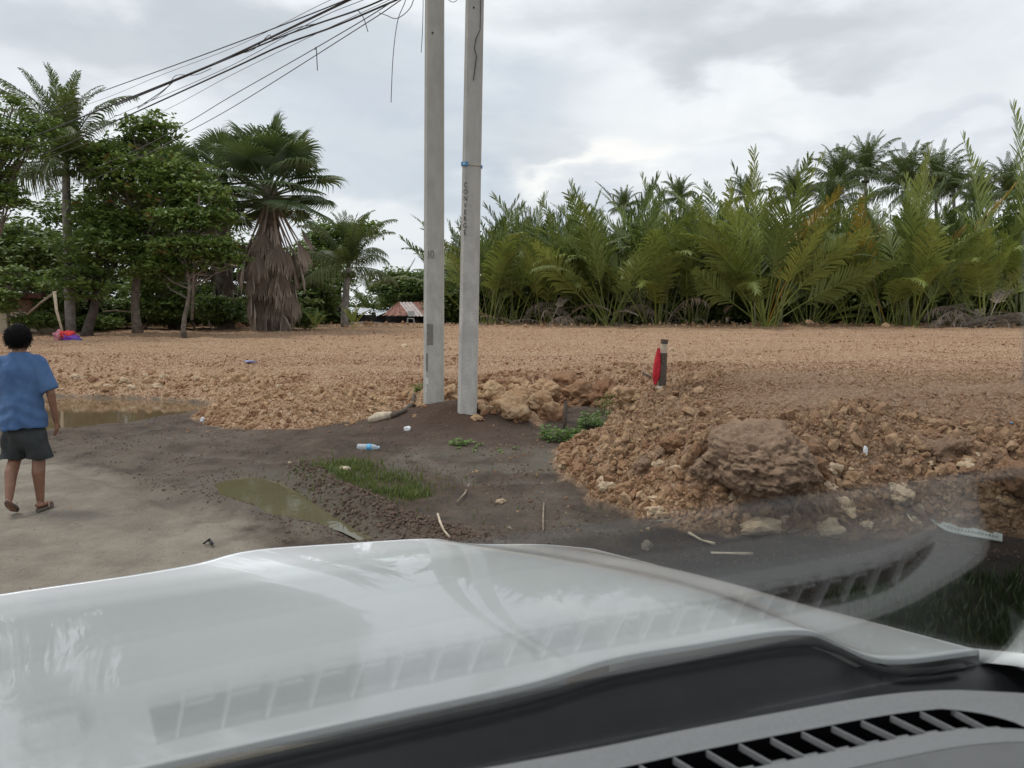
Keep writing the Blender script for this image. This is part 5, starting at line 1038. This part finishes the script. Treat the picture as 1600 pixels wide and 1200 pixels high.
# legs: right planted, left heel lifted behind
c3((.085, 0, .82), (.105, .015, .46), .090, .058, 14); c3((.105, .015, .46), (.108, -.012, .34), .055, .058, 14); c3((.108, -.012, .34), (.105, .0, .09), .056, .034, 14); c3((.105, -.035, .05), (.11, .11, .035), .035, .030, 12, .7, ax=(1, 0, 0)); c3((.11, .11, .035), (.115, .165, .032), .030, .022, 10, .7, ax=(1, 0, 0))
c3((-.085, 0, .82), (-.115, .03, .46), .090, .057, 14); c3((-.115, .03, .46), (-.105, -.07, .35), .054, .055, 14); c3((-.105, -.07, .35), (-.065, -.20, .155), .054, .033, 14)
c3((-.062, -.225, .125), (-.078, -.135, .045), .034, .032, 12, .7, ax=(1, 0, 0)); c3((-.078, -.135, .045), (-.082, -.075, .03), .031, .024, 10, .7, ax=(1, 0, 0))
remesh('body', b, M['skin'], man, .0075, 3)
# hair
V, Fc = ico(5); V = V.copy(); nz = V.copy(); r_ = 1 + .16 * fbm3(nz * 2.6, 3, 4) + .12 * np.abs(fbm3(nz * 16, 3, 8)); V = V * r_[:, None] * [.105, .108, .108]; k_ = (nz[:, 2] < -.55); V[k_, 0] *= .86
k_ = (nz[:, 1] > .3) & (nz[:, 2] < .3); V[k_, 1] = np.minimum(V[k_, 1], .045); hair = mk('hair', V + [-.015, .018, 1.540], Fc, M['hair'], man, True)
b = B(); rr_ = random.Random(4)
for k in range(2600):
    d = Vector((rr_.gauss(0, 1), rr_.gauss(-.3, 1), rr_.gauss(.2, 1))).normalized()
    if d.y > .55 and d.z < .3: continue
    p = Vector((-.015 + d.x * .104, .018 + d.y * .106, 1.540 + d.z * .108)); tn = (Vector((rr_.gauss(0, .5), rr_.gauss(0, .5), -.75)) + d * .5).normalized(); q = p + tn * rr_.uniform(.02, .045) + d * .004; s_ = d.cross(tn).normalized() * .0028; b.add([p - s_, p + s_, q], [(0, 1, 2)])
b.build('hair_strands', M['hair'], hair)
# shirt
b = B(); c3 = b.cap
c3((0, -.012, .78), (0, -.005, .95), .206, .186, 20, .86, ax=(1, 0, 0)); c3((0, -.005, .93), (-.01, 0, 1.2), .182, .185, 20, .72, ax=(1, 0, 0)); c3((-.01, .005, 1.18), (-.01, .005, 1.275), .185, .150, 20, .66, ax=(1, 0, 0)); c3((-.155, .0, 1.31), (.135, .0, 1.31), .072, .072, 14); c3((-.01, 0, 1.32), (-.012, .01, 1.375), .078, .068, 14)
c3((.165, 0, 1.29), (.245, -.01, 1.09), .073, .082, 14); c3((-.185, 0, 1.29), (-.258, .015, 1.10), .073, .082, 14)
def hem(V, N_):
    k = (V[:, 2] < .745) & (np.abs(V[:, 0]) < .24); V[k, 2] = .745 + .012 * np.sin(V[k, 0] * 16); zt = 1.405; k = V[:, 2] > zt; V[k, 2] = zt
    for sx, px_, in ((1, .250), (-1, -.262)):
        d = np.array([sx * .38, 0, -.92]); c0_ = np.array([px_, 0, 1.065]); h = (V - c0_) @ d; k = (h > 0) & (np.sign(V[:, 0]) == sx) & (np.abs(V[:, 0]) > .19) & (V[:, 2] > .985); V[k] -= np.outer(h[k], d)
    low = np.clip((1.0 - V[:, 2]) / .25, 0, 1); V = V + N_ * (low * .010 * np.sin(V[:, 0] * 55 + 3 * np.sin(V[:, 2] * 9)) )[:, None]; V = V + N_ * (.006 * np.sin((V[:, 2] * 1.0 + .5 * np.abs(V[:, 0])) * 60 + V[:, 0] * 8) * np.clip((1.15 - V[:, 2]) / .3, 0, 1))[:, None]
    return V
remesh('t_shirt', b, M['shirt'], man, .010, 4, .02, 7, 5, hem)
b = B(); c3 = b.cap
c3((0, -.005, .70), (0, 0, .74), .168, .160, 18, .80, ax=(1, 0, 0)); c3((.085, 0, .66), (.128, .01, .42), .116, .100, 18, 1.0, ax=(1, 0, 0)); c3((-.09, 0, .66), (-.136, .03, .42), .116, .100, 18, .98, ax=(1, 0, 0))
def hem2(V, N_):
    k = V[:, 2] < .465; V[k, 2] = .465 + .008 * np.sin(V[k, 0] * 30); V = V + N_ * (.010 * np.sin(V[:, 2] * 30 + V[:, 0] * 25) * np.clip((.75 - V[:, 2]) / .3, 0, 1))[:, None]; return V
remesh('shorts', b, M['shorts'], man, .010, 3, .03, 8, 7, hem2)
def sandal(p, q, nrm):
    p = Vector(p); q = Vector(q); d = (q - p); L = d.length; d.normalize(); nn = Vector(nrm); nn = (nn - d * nn.dot(d)).normalized(); s_ = d.cross(nn); V = []; n = 22
    for lay, hgt in ((0, 0), (1, .02)):
        for i in range(n):
            a = 2 * math.pi * i / n; x = math.cos(a); wv = .042 + .012 * x; V.append(p + d * (L / 2 + x * (L / 2)) + s_ * math.sin(a) * wv + nn * hgt)
    Fc = [tuple(range(n)), tuple(range(n, 2 * n))[::-1]] + [(i, n + i, n + (i + 1) % n, (i + 1) % n) for i in range(n)]
    o = mk('flip_flop', V, Fc, M['sole'], man); m0 = p + d * L * .45 + nn * .05; B().tube([p + d * L * .5 + s_ * .045 + nn * .015, p + d * L * .6 + s_ * .03 + nn * .055, p + d * L * .78 + nn * .03, p + d * L * .6 - s_ * .03 + nn * .055, p + d * L * .5 - s_ * .045 + nn * .015], .007, 6).build('strap', M['sandal'], o)
sandal((.105, -.085, .0), (.118, .185, .0), (0, 0, 1)); sandal((-.058, -.275, .135), (-.092, -.045, -.005), (0, .45, .9))

# ================================================================ the car
TH, PS, HH = 0.6469, 0.3363, 0.0736           # windscreen slope, yaw and distance from the eye
car = empty('car', (0.25, 1.6, 0.0), 0); tag(car, 'white car in the foreground seen from its cabin: pale bonnet, windscreen and grey dashboard', 'car')
CO = np.array([0.25, 1.6, 0.0])
def cl(p): return tuple(np.array(p, float) - CO)
m, t, b = new_mat('white car paint'); b.inputs['Base Color'].default_value = (.40, .415, .43, 1); b.inputs['Roughness'].default_value = .38; b.inputs['Coat Weight'].default_value = 1.0; b.inputs['Coat Roughness'].default_value = .03; b.inputs['Metallic'].default_value = .0
Pn = t.node('ShaderNodeNewGeometry').outputs['Position']; n = t.noise(Pn, 2.5, 4); t.put(b.inputs['Coat Roughness'], t.ramp(t.noise(Pn, 9, 5, .7), .4, .8, .01, .05)); t.put(b.inputs['Base Color'], t.mix(t.math('MULTIPLY', t.ramp(t.noise(Pn, 40, 4, .7), .55, .75), .12), (.72, .735, .75), (.60, .59, .56))); M['paint'] = m
M['dash'] = simple('grey dashboard plastic', (.20, .20, .208), .65, .05, 200, bump=.12, spec=.3); M['cowl'] = simple('black cowl plastic', (.012, .012, .014), .42, .2, 30, spec=.25); M['rubber'] = simple('black rubber', (.012, .012, .013), .6, .1, 30); M['edge'] = simple('dark dashboard fade', (.075, .075, .08), .7, .05, 30, spec=.2); M['edge2'] = simple('mid dashboard fade', (.135, .135, .14), .68, .05, 30, spec=.25); M['padgrey'] = simple('darker pad', (.12, .12, .125), .6, .05, 30); M['voidm'] = simple('dark interior', (.004, .004, .005), .95, .1, 5, spec=.04)  # includes darker dash copies that paint the fade of its reflection
# bonnet: columns run front to rear, rows across; (u, v, height)
cols = [[(-260, 962, .96), (-300, 1075, 1.03), (-330, 1190, 1.08), (-360, 1330, 1.12)],
        [(0, 920, .995), (10, 1000, 1.06), (30, 1095, 1.12), (90, 1212, 1.165)],
        [(190, 893, 1.015), (270, 950, 1.08), (370, 1040, 1.135), (520, 1117, 1.18)],
        [(345, 870, 1.035), (520, 915, 1.095), (690, 980, 1.15), (890, 1042, 1.195)],
        [(560, 855, 1.035), (730, 890, 1.095), (880, 940, 1.15), (1075, 1010, 1.19)],
        [(690, 847, 1.033), (880, 876, 1.090), (1060, 915, 1.145), (1265, 984, 1.185)],
        [(830, 843, 1.02), (1010, 873, 1.08), (1190, 920, 1.13), (1385, 1016, 1.165)],
        [(925, 850, 1.00), (1100, 893, 1.06), (1300, 945, 1.11), (1528, 1003, 1.145)]]
CP = np.array([[G(*q) for q in c] for c in cols])            # 8 x 4 x 3
def cr(P, t_):                                               # Catmull-Rom along axis 0 with end points kept
    n = len(P); t_ = np.clip(t_, 0, n - 1 - 1e-9); i = int(t_); f = t_ - i; p1 = P[i]; p2 = P[i + 1]; p0 = P[i - 1] if i else 2 * p1 - p2; p3 = P[i + 2] if i + 2 < n else 2 * p2 - p1
    return .5 * (2 * p1 + (p2 - p0) * f + (2 * p0 - 5 * p1 + 4 * p2 - p3) * f * f + (3 * p1 - p0 - 3 * p2 + p3) * f ** 3)
NS, NTT = 140, 70; V = []; 
for j in range(NTT + 1):
    row = np.array([cr(CP[k], 3 * j / NTT) for k in range(8)])
    for i in range(NS + 1):
        s_ = 7 * i / NS; p = cr(row, s_).copy(); q = j / NTT
        crease = .030 / (1 + math.exp(-(s_ - 3.0) * 9)) - .030 / (1 + math.exp(-(s_ - 5.15) * 8)) * 1.0; p[2] += crease * (1 - .4 * q) - .015
        V.append(p)
nb_ = NS + 1; base_n = len(V)
def gidx(j, i): return j * nb_ + i
Fc = [(gidx(j, i), gidx(j, i + 1), gidx(j + 1, i + 1), gidx(j + 1, i)) for j in range(NTT) for i in range(NS)]
# edges rolled down all round: front, right side, rear
V = [np.array(p) for p in V]
def roll(idx, outs, steps):
    global V, Fc
    prev = idx
    for (o_, dz) in steps:
        cur = []
        for k, i in enumerate(idx): V.append(V[i] + outs[k] * o_ + np.array([0, 0, dz])); cur.append(len(V) - 1)
        for k in range(len(idx) - 1): Fc.append((prev[k], prev[k + 1], cur[k + 1], cur[k]))
        prev = cur
fr_ = [gidx(0, i) for i in range(nb_)]; dirF = CP[4][0] - CP[4][3]; dirF[2] = 0; dirF /= np.linalg.norm(dirF)
roll(fr_, [dirF] * nb_, [(.02, -.006), (.04, -.022), (.055, -.05), (.05, -.06)])
sd = [gidx(j, NS) for j in range(NTT + 1)]; outR = np.array([dirF[1], -dirF[0], 0]); roll(sd, [outR] * len(sd), [(.006, -.004), (.010, -.014), (.008, -.03)])
re = [gidx(NTT, i) for i in range(nb_)]; roll(re, [-dirF] * nb_, [(.001, -.002), (.0015, -.010)])
mk('bonnet', [cl(p) for p in V], Fc, M['paint'], car, True)
# front face and right wing
F0 = [V[i] for i in fr_]; W_ = []; Fw_ = []
for k, p in enumerate(F0[::5]):
    for (o_, zz) in ((.045, p[2] - .055), (.10, p[2] - .12), (.14, p[2] - .30), (.12, .45), (.05, .40)): q = p + dirF * o_; W_.append((q[0], q[1], zz))
m5 = len(F0[::5])
for k in range(m5 - 1):
    for j in range(4): a = k * 5 + j; Fw_.append((a, a + 5, a + 6, a + 1))
mk('front_panel', [cl(p) for p in W_], Fw_, M['paint'], car, True)
W_ = []; Fw_ = []; sdp = [V[i] for i in sd[::5]]
L_ = sdp[-1] - sdp[0]; ext = [sdp[-1] + (sdp[-1] - sdp[-2]) * k for k in (1, 2.5, 5, 9, 14)]
full = sdp + ext
for k, p in enumerate(full):
    bulge = .05 * math.sin(math.pi * min(1, k / len(full)))
    for (o_, dz) in ((.013, -.05), (.015, -.030), (.030, -.033), (.060, -.055), (.085, -.12), (.09, -.28), (.08, -.62)): q = p + outR * (o_ + .3 * bulge * (o_ > .02)) + np.array([0, 0, .034 * min(1, max(0, k - len(sdp) + 3) / 3)]); W_.append((q[0], q[1], q[2] + dz))
for k in range(len(full) - 1):
    for j in range(6): a = k * 7 + j; Fw_.append((a, a + 1, a + 8, a + 7))
mk('front_wing', [cl(p) for p in W_], Fw_, M['paint'], car, True)
# cowl: dark plastic behind the bonnet, and the dark well below the glass
rp = [V[i] for i in re]; nrm_g = np.array([-math.sin(PS) * math.sin(TH), math.cos(PS) * math.sin(TH), math.cos(TH)]); hplane = CAM @ nrm_g + HH
W_ = []; Fw_ = []; rows_ = 9; fwdg = np.array([-math.sin(PS), math.cos(PS), 0])
rpx = [rp[0] - (rp[6] - rp[0]) * 2] + rp[::4] + [rp[-1] + (rp[-1] - rp[-8]) * k for k in (.5, 1, 2, 4)]
for k, p in enumerate(rpx):
    for j in range(rows_):
        q = j / (rows_ - 1); pp = p - fwdg * (.30 * q) + np.array([0, 0, -.030 - .03 * math.sin(q * math.pi) + .012 * math.sin(q * 14) - .05 * q]); W_.append(pp)
for k in range(len(rpx) - 1):
    for j in range(rows_ - 1): a = k * rows_ + j; Fw_.append((a, a + 1, a + rows_ + 1, a + rows_))
mk('cowl_panel', [cl(p) for p in W_], Fw_, M['cowl'], car, True)
B().tube([Vector(cl(rp[int(q * (len(rp) - 1))] + np.array([0, 0, -.018]) - dirF * .02)) for q in np.linspace(0, .96, 24)], .007, 6).build('bonnet_seal', M['rubber'], car, True)
# black shroud between the cowl and the dashboard, under the foot of the glass
W_ = []; Fw_ = []
for k in range(41):
    q = k / 40; p = rpx[0] * 0; x_ = -1.15 + 2.02 * q; c0_ = np.array([0.1, 1.02]) + np.array([math.cos(PS - .0), math.sin(PS)]) * x_
    for (o_, zz) in ((.32, .98), (.1, 1.0), (-.1, 1.02), (-.36, 1.04)): W_.append((c0_[0] + fwdg[0] * o_, c0_[1] + fwdg[1] * o_, zz))
for k in range(40):
    for j in range(3): a = k * 4 + j; Fw_.append((a, a + 1, a + 5, a + 4))
mk('shroud', [cl(p) for p in W_], Fw_, M['voidm'], car, True)
# dashboard
VR = np.array([0.475, 0.732]); a0 = -.1095 + .2425 * 0        # fitted end and heading of the vent
VP = [(.70, .70), (.60, .722), (.545, .7365), (.509, .741), (.463, .744), (.39, .7325), (.28, .7005), (.175, .6675), (.094, .6395), (.011, .614), (-.072, .590), (-.156, .567), (-.239, .545), (-.33, .524), (-.43, .503), (-.55, .480)]
VP = np.array([cr(np.array(VP), q) for q in np.linspace(0, len(VP) - 1.001, 400)]); VS = np.r_[0, np.cumsum(np.hypot(*np.diff(VP, axis=0).T))]; VS = VS - VS[int(np.argmin(np.hypot(VP[:, 0] - .509, VP[:, 1] - .741)))]
VD = np.gradient(VP, axis=0); VD /= np.linalg.norm(VD, axis=1)[:, None]
def ventline(s):                                              # point and heading on the far edge of the vent, s metres left of its right end
    p = np.array([np.interp(s, VS, VP[:, c]) for c in (0, 1)]); d = np.array([np.interp(s, VS, VD[:, c]) for c in (0, 1)]); return p, d / np.linalg.norm(d)
ZD = 1.35; prof = []                                          # (offset away from the camera, height) across the dash
prof0 = [(.046, ZD - .40), (.046, ZD - .08), (.045, ZD - .03), (.042, ZD - .0165)]  # front face, its shade put in as a near-black colour
prof = [(.042, ZD - .016), (.037, ZD - .007), (.030, ZD - .001), (.022, ZD + .001), (.010, ZD - .0035), (.0, ZD - .0045)]
prof2 = [(-.038, ZD - .0045), (-.047, ZD - .002), (-.060, ZD + .001), (-.070, ZD + .0)]
prof4 = [(-.0703, ZD - .0003), (-.085, ZD - .001), (-.105, ZD - .0035)]
prof3 = [(-.1055, ZD - .0045), (-.125, ZD - .008), (-.145, ZD - .018), (-.17, ZD - .035), (-.20, ZD - .07), (-.23, ZD - .13), (-.25, ZD - .25), (-.26, ZD - .6)]
def sweep(name, profile, s0, s1, n, mat, par=None, smooth=True, taper=None):
    W_ = []; Fw_ = []; m_ = len(profile)
    for k in range(n + 1):
        s = s0 + (s1 - s0) * k / n; p, d = ventline(s)
        nn = np.array([d[1], -d[0]]); nn = nn if nn[1] > 0 else -nn
        for (o_, zz) in profile:
            o2, z2 = (o_, zz) if taper is None else taper(s, o_, zz); q = p + nn * o2; W_.append((q[0], q[1], z2))
    for k in range(n):
        for j in range(m_ - 1): a = k * m_ + j; Fw_.append((a, a + 1, a + m_ + 1, a + m_))
    return mk(name, [cl(p) for p in W_], Fw_, M[mat], par or car, smooth)
def endround(s, o_, zz): return (o_, zz if s > -.05 else zz - .25 * min(1, (-.05 - s) / .13) ** 2)
dash = sweep('dashboard', prof, -.16, 1.05, 70, 'dash', taper=endround); sweep('dashboard_top', prof2, -.16, 1.05, 70, 'dash', dash, taper=endround)
sweep('dashboard_front', prof0, -.16, 1.05, 70, 'voidm', dash, taper=endround); sweep('dashboard_fade_dark', prof3, -.16, 1.05, 70, 'edge', dash, taper=endround); sweep('dashboard_fade_mid', prof4, -.16, 1.05, 70, 'edge2', dash, taper=endround)  # rear bands of the same plastic, coloured darker to fade the reflection
# vent opening: dark trough and thin slats across
tap = lambda s: min(1.0, max(0.0, s / .07)) ** .5
def vt(s, o_, zz): return (o_ if o_ > -.018 else o_ * tap(s) - .0 , zz)
sweep('vent_slot', [(.0, ZD - .0046), (-.001, ZD - .04), (-.037, ZD - .04), (-.038, ZD - .0046)], 0.0, .82, 70, 'voidm', dash, False)
# the slot's right end closes to a point; beyond either end the slot is covered
W_ = []; Fw_ = []
for k in range(13):
    s = k / 12 * .075; p, d = ventline(s); nn = np.array([d[1], -d[0]]); nn = nn if nn[1] > 0 else -nn; q0 = p + nn * .0005; q1 = p + nn * -(.038 * (1 - tap(s)) + .0002); W_ += [(q0[0], q0[1], ZD - .004), (q1[0], q1[1], ZD - .004)]
for k in range(12): a = k * 2; Fw_.append((a, a + 1, a + 3, a + 2))
mk('vent_corner', [cl(p) for p in W_], Fw_, M['dash'], dash)
for (s0, s1) in ((-.16, .001), (.81, 1.05)): sweep('dashboard_filler', [(.001, ZD - .0043), (-.018, ZD - .0040), (-.039, ZD - .0043)], s0, s1, 12, 'dash', dash, taper=endround)
for k in range(30):
    s = .050 + k * .0352; p, d = ventline(s); nn = np.array([d[1], -d[0]]); nn = nn if nn[1] > 0 else -nn
    if s > .80: break
    q0 = p + nn * .0 + d * .006; q1 = p + nn * -.038 - d * .006; b = B()
    for (qa, qb, w_, z0, z1) in ((q0, q1, .0009, ZD - .0115, ZD - .0055), (q0 + (q1 - q0) * .72 - d * .002, q0 + (q1 - q0) * .72 - d * .023, .0014, ZD - .016, ZD - .011)):
        dd = qb - qa; L = np.linalg.norm(dd); dd /= L; sdv = np.array([-dd[1], dd[0]]) * w_; P8 = [(qa - sdv), (qa + sdv), (qb + sdv), (qb - sdv)]
        b.add([cl((x[0], x[1], z_)) for z_ in (z0, z1) for x in P8], [(0, 1, 2, 3), (7, 6, 5, 4), (0, 4, 5, 1), (1, 5, 6, 2), (2, 6, 7, 3), (3, 7, 4, 0)])
    b.build('vent_slat', M['dash'], dash)
# unseen dark panel added on the door side to keep sky out of the reflection
Wq = [(.70, .93), (.80, 0.0)]; a_ = np.array([*Wq[0], 0]); c_ = np.array([*Wq[1], 0]); dd = (c_ - a_) / np.linalg.norm(c_ - a_); sdv = np.array([-dd[1], dd[0], 0]) * .03
V = [cl(q + [0, 0, z_]) for z_ in (.5, 1.52) for q in (a_ - sdv, a_ + sdv, c_ + sdv, c_ - sdv)]
mk('door_blocker', V, [(0, 1, 2, 3), (7, 6, 5, 4), (0, 4, 5, 1), (1, 5, 6, 2), (2, 6, 7, 3), (3, 7, 4, 0)], M['voidm'], car)
# windscreen
P0 = CAM + nrm_g * HH; ax_a = np.array([math.cos(PS), math.sin(PS), 0]); ax_b = np.cross(nrm_g, ax_a); ax_b = ax_b if ax_b[2] > 0 else -ax_b
def onglass(u, v): d = ray(u, v); k = (hplane - CAM @ nrm_g) / (d @ nrm_g); return CAM + d * k
def mirror_hit(u, v, z_=ZD):       # where the reflected sight line meets the dash
    p = onglass(u, v); d = ray(u, v); r_ = d - 2 * (d @ nrm_g) * nrm_g; return p + r_ * (z_ - p[2]) / r_[2]
gm = bpy.data.materials.new('windscreen glass'); gm.use_nodes = True; t = NT(gm.node_tree); t.n.clear(); out = t.node('ShaderNodeOutputMaterial'); tr = t.node('ShaderNodeBsdfTransparent'); tr.inputs[0].default_value = (.96, .975, .965, 1)
gl = t.node('ShaderNodeBsdfGlossy'); gl.inputs['Roughness'].default_value = .035; fr = t.node('ShaderNodeFresnel'); bf = t.node('ShaderNodeNewGeometry').outputs['Backfacing']; t.put(fr.inputs[0], t.math('SUBTRACT', 1.5, t.math('MULTIPLY', bf, 1.5 - 1 / 1.5)))
mx = t.node('ShaderNodeMixShader'); t.put(mx.inputs[0], t.math('MINIMUM', fr.outputs[0], 0.37)); t.l.new(tr.outputs[0], mx.inputs[1]); t.l.new(gl.outputs[0], mx.inputs[2]); t.l.new(mx.outputs[0], out.inputs[0])
cg = bpy.data.materials.new('clear glass'); cg.use_nodes = True; t = NT(cg.node_tree); t.n.clear(); out = t.node('ShaderNodeOutputMaterial'); tr = t.node('ShaderNodeBsdfTransparent'); t.l.new(tr.outputs[0], out.inputs[0])
seam = [(-150, 1005), (1750, 650)]
s0, s1 = [onglass(*q) for q in seam]; s0 = s0 - (s1 - s0) * .15; s1 = s1 + (s1 - s0) * .12
def down(p, z_): return p + ax_b * (z_ - p[2]) / ax_b[2]
d0, d1 = down(s0, 1.12), down(s1, 1.12); t0, t1 = down(s0, 2.05), down(s1, 2.05)
d0 = d0 - ax_a * .7; d1 = d1 + ax_a * 1.3; s0 = s0 - ax_a * .2; s1 = s1 + ax_a * .6; t0 = t0 - ax_a * .2; t1 = t1 + ax_a * .6
def pane(name, q, mat, th=.004):
    V = [np.array(p) for p in q] + [np.array(p) + nrm_g * th for p in q]; return mk(name, [cl(p) for p in V], [(0, 1, 2, 3), (7, 6, 5, 4), (0, 4, 5, 1), (1, 5, 6, 2), (2, 6, 7, 3), (3, 7, 4, 0)], mat, car)
pane('windscreen', [d0, d1, s1, s0], gm); pane('upper_windscreen', [s0, s1, t1, t0], cg)
# the small white label and the rounded pad on the dash that the glass mirrors
def onpad(name, u, v, sx, sy, mat, zz, ang=0, n=20, pw=4):
    c0_ = mirror_hit(u, v, zz); V = []
    for lay in (0, .003):
        for i in range(n): a = 2 * math.pi * i / n; ca, sa = math.cos(a), math.sin(a); x = sx * math.copysign(abs(ca) ** (2 / pw), ca); y_ = sy * math.copysign(abs(sa) ** (2 / pw), sa); V.append((c0_[0] + x * math.cos(ang) - y_ * math.sin(ang), c0_[1] + x * math.sin(ang) + y_ * math.cos(ang), zz + .001 + lay))
    return mk(name, [cl(p) for p in V], [tuple(range(n, 2 * n)), tuple(range(n))[::-1]] + [(i, (i + 1) % n, n + (i + 1) % n, n + i) for i in range(n)], M[mat], dash)
print('MH', mirror_hit(1490, 922), mirror_hit(85, 1140), mirror_hit(800, 820), mirror_hit(800, 1000), mirror_hit(1450, 860))
onpad('sensor_cover', 85, 1138, .022, .017, 'padgrey', ZD + .001, .2, 24); onpad('sensor_lens', 85, 1138, .018, .013, 'dash', ZD + .0045, .2, 24)
# pale blue sticker at the glass edge, a bluish reflection built as a thin plate
M['smear'] = simple('pale blue sticker', (.33, .44, .48), .6, .15, 20); SQ = [onglass(*q) - nrm_g * .002 for q in ((1594, 590), (1660, 590), (1660, 350), (1597, 350))]; mk('edge_smear', [cl(p) for p in SQ] + [cl(p - nrm_g * .0005) for p in SQ], [(0, 1, 2, 3), (7, 6, 5, 4), (0, 4, 5, 1), (1, 5, 6, 2), (2, 6, 7, 3), (3, 7, 4, 0)], M['smear'], car)
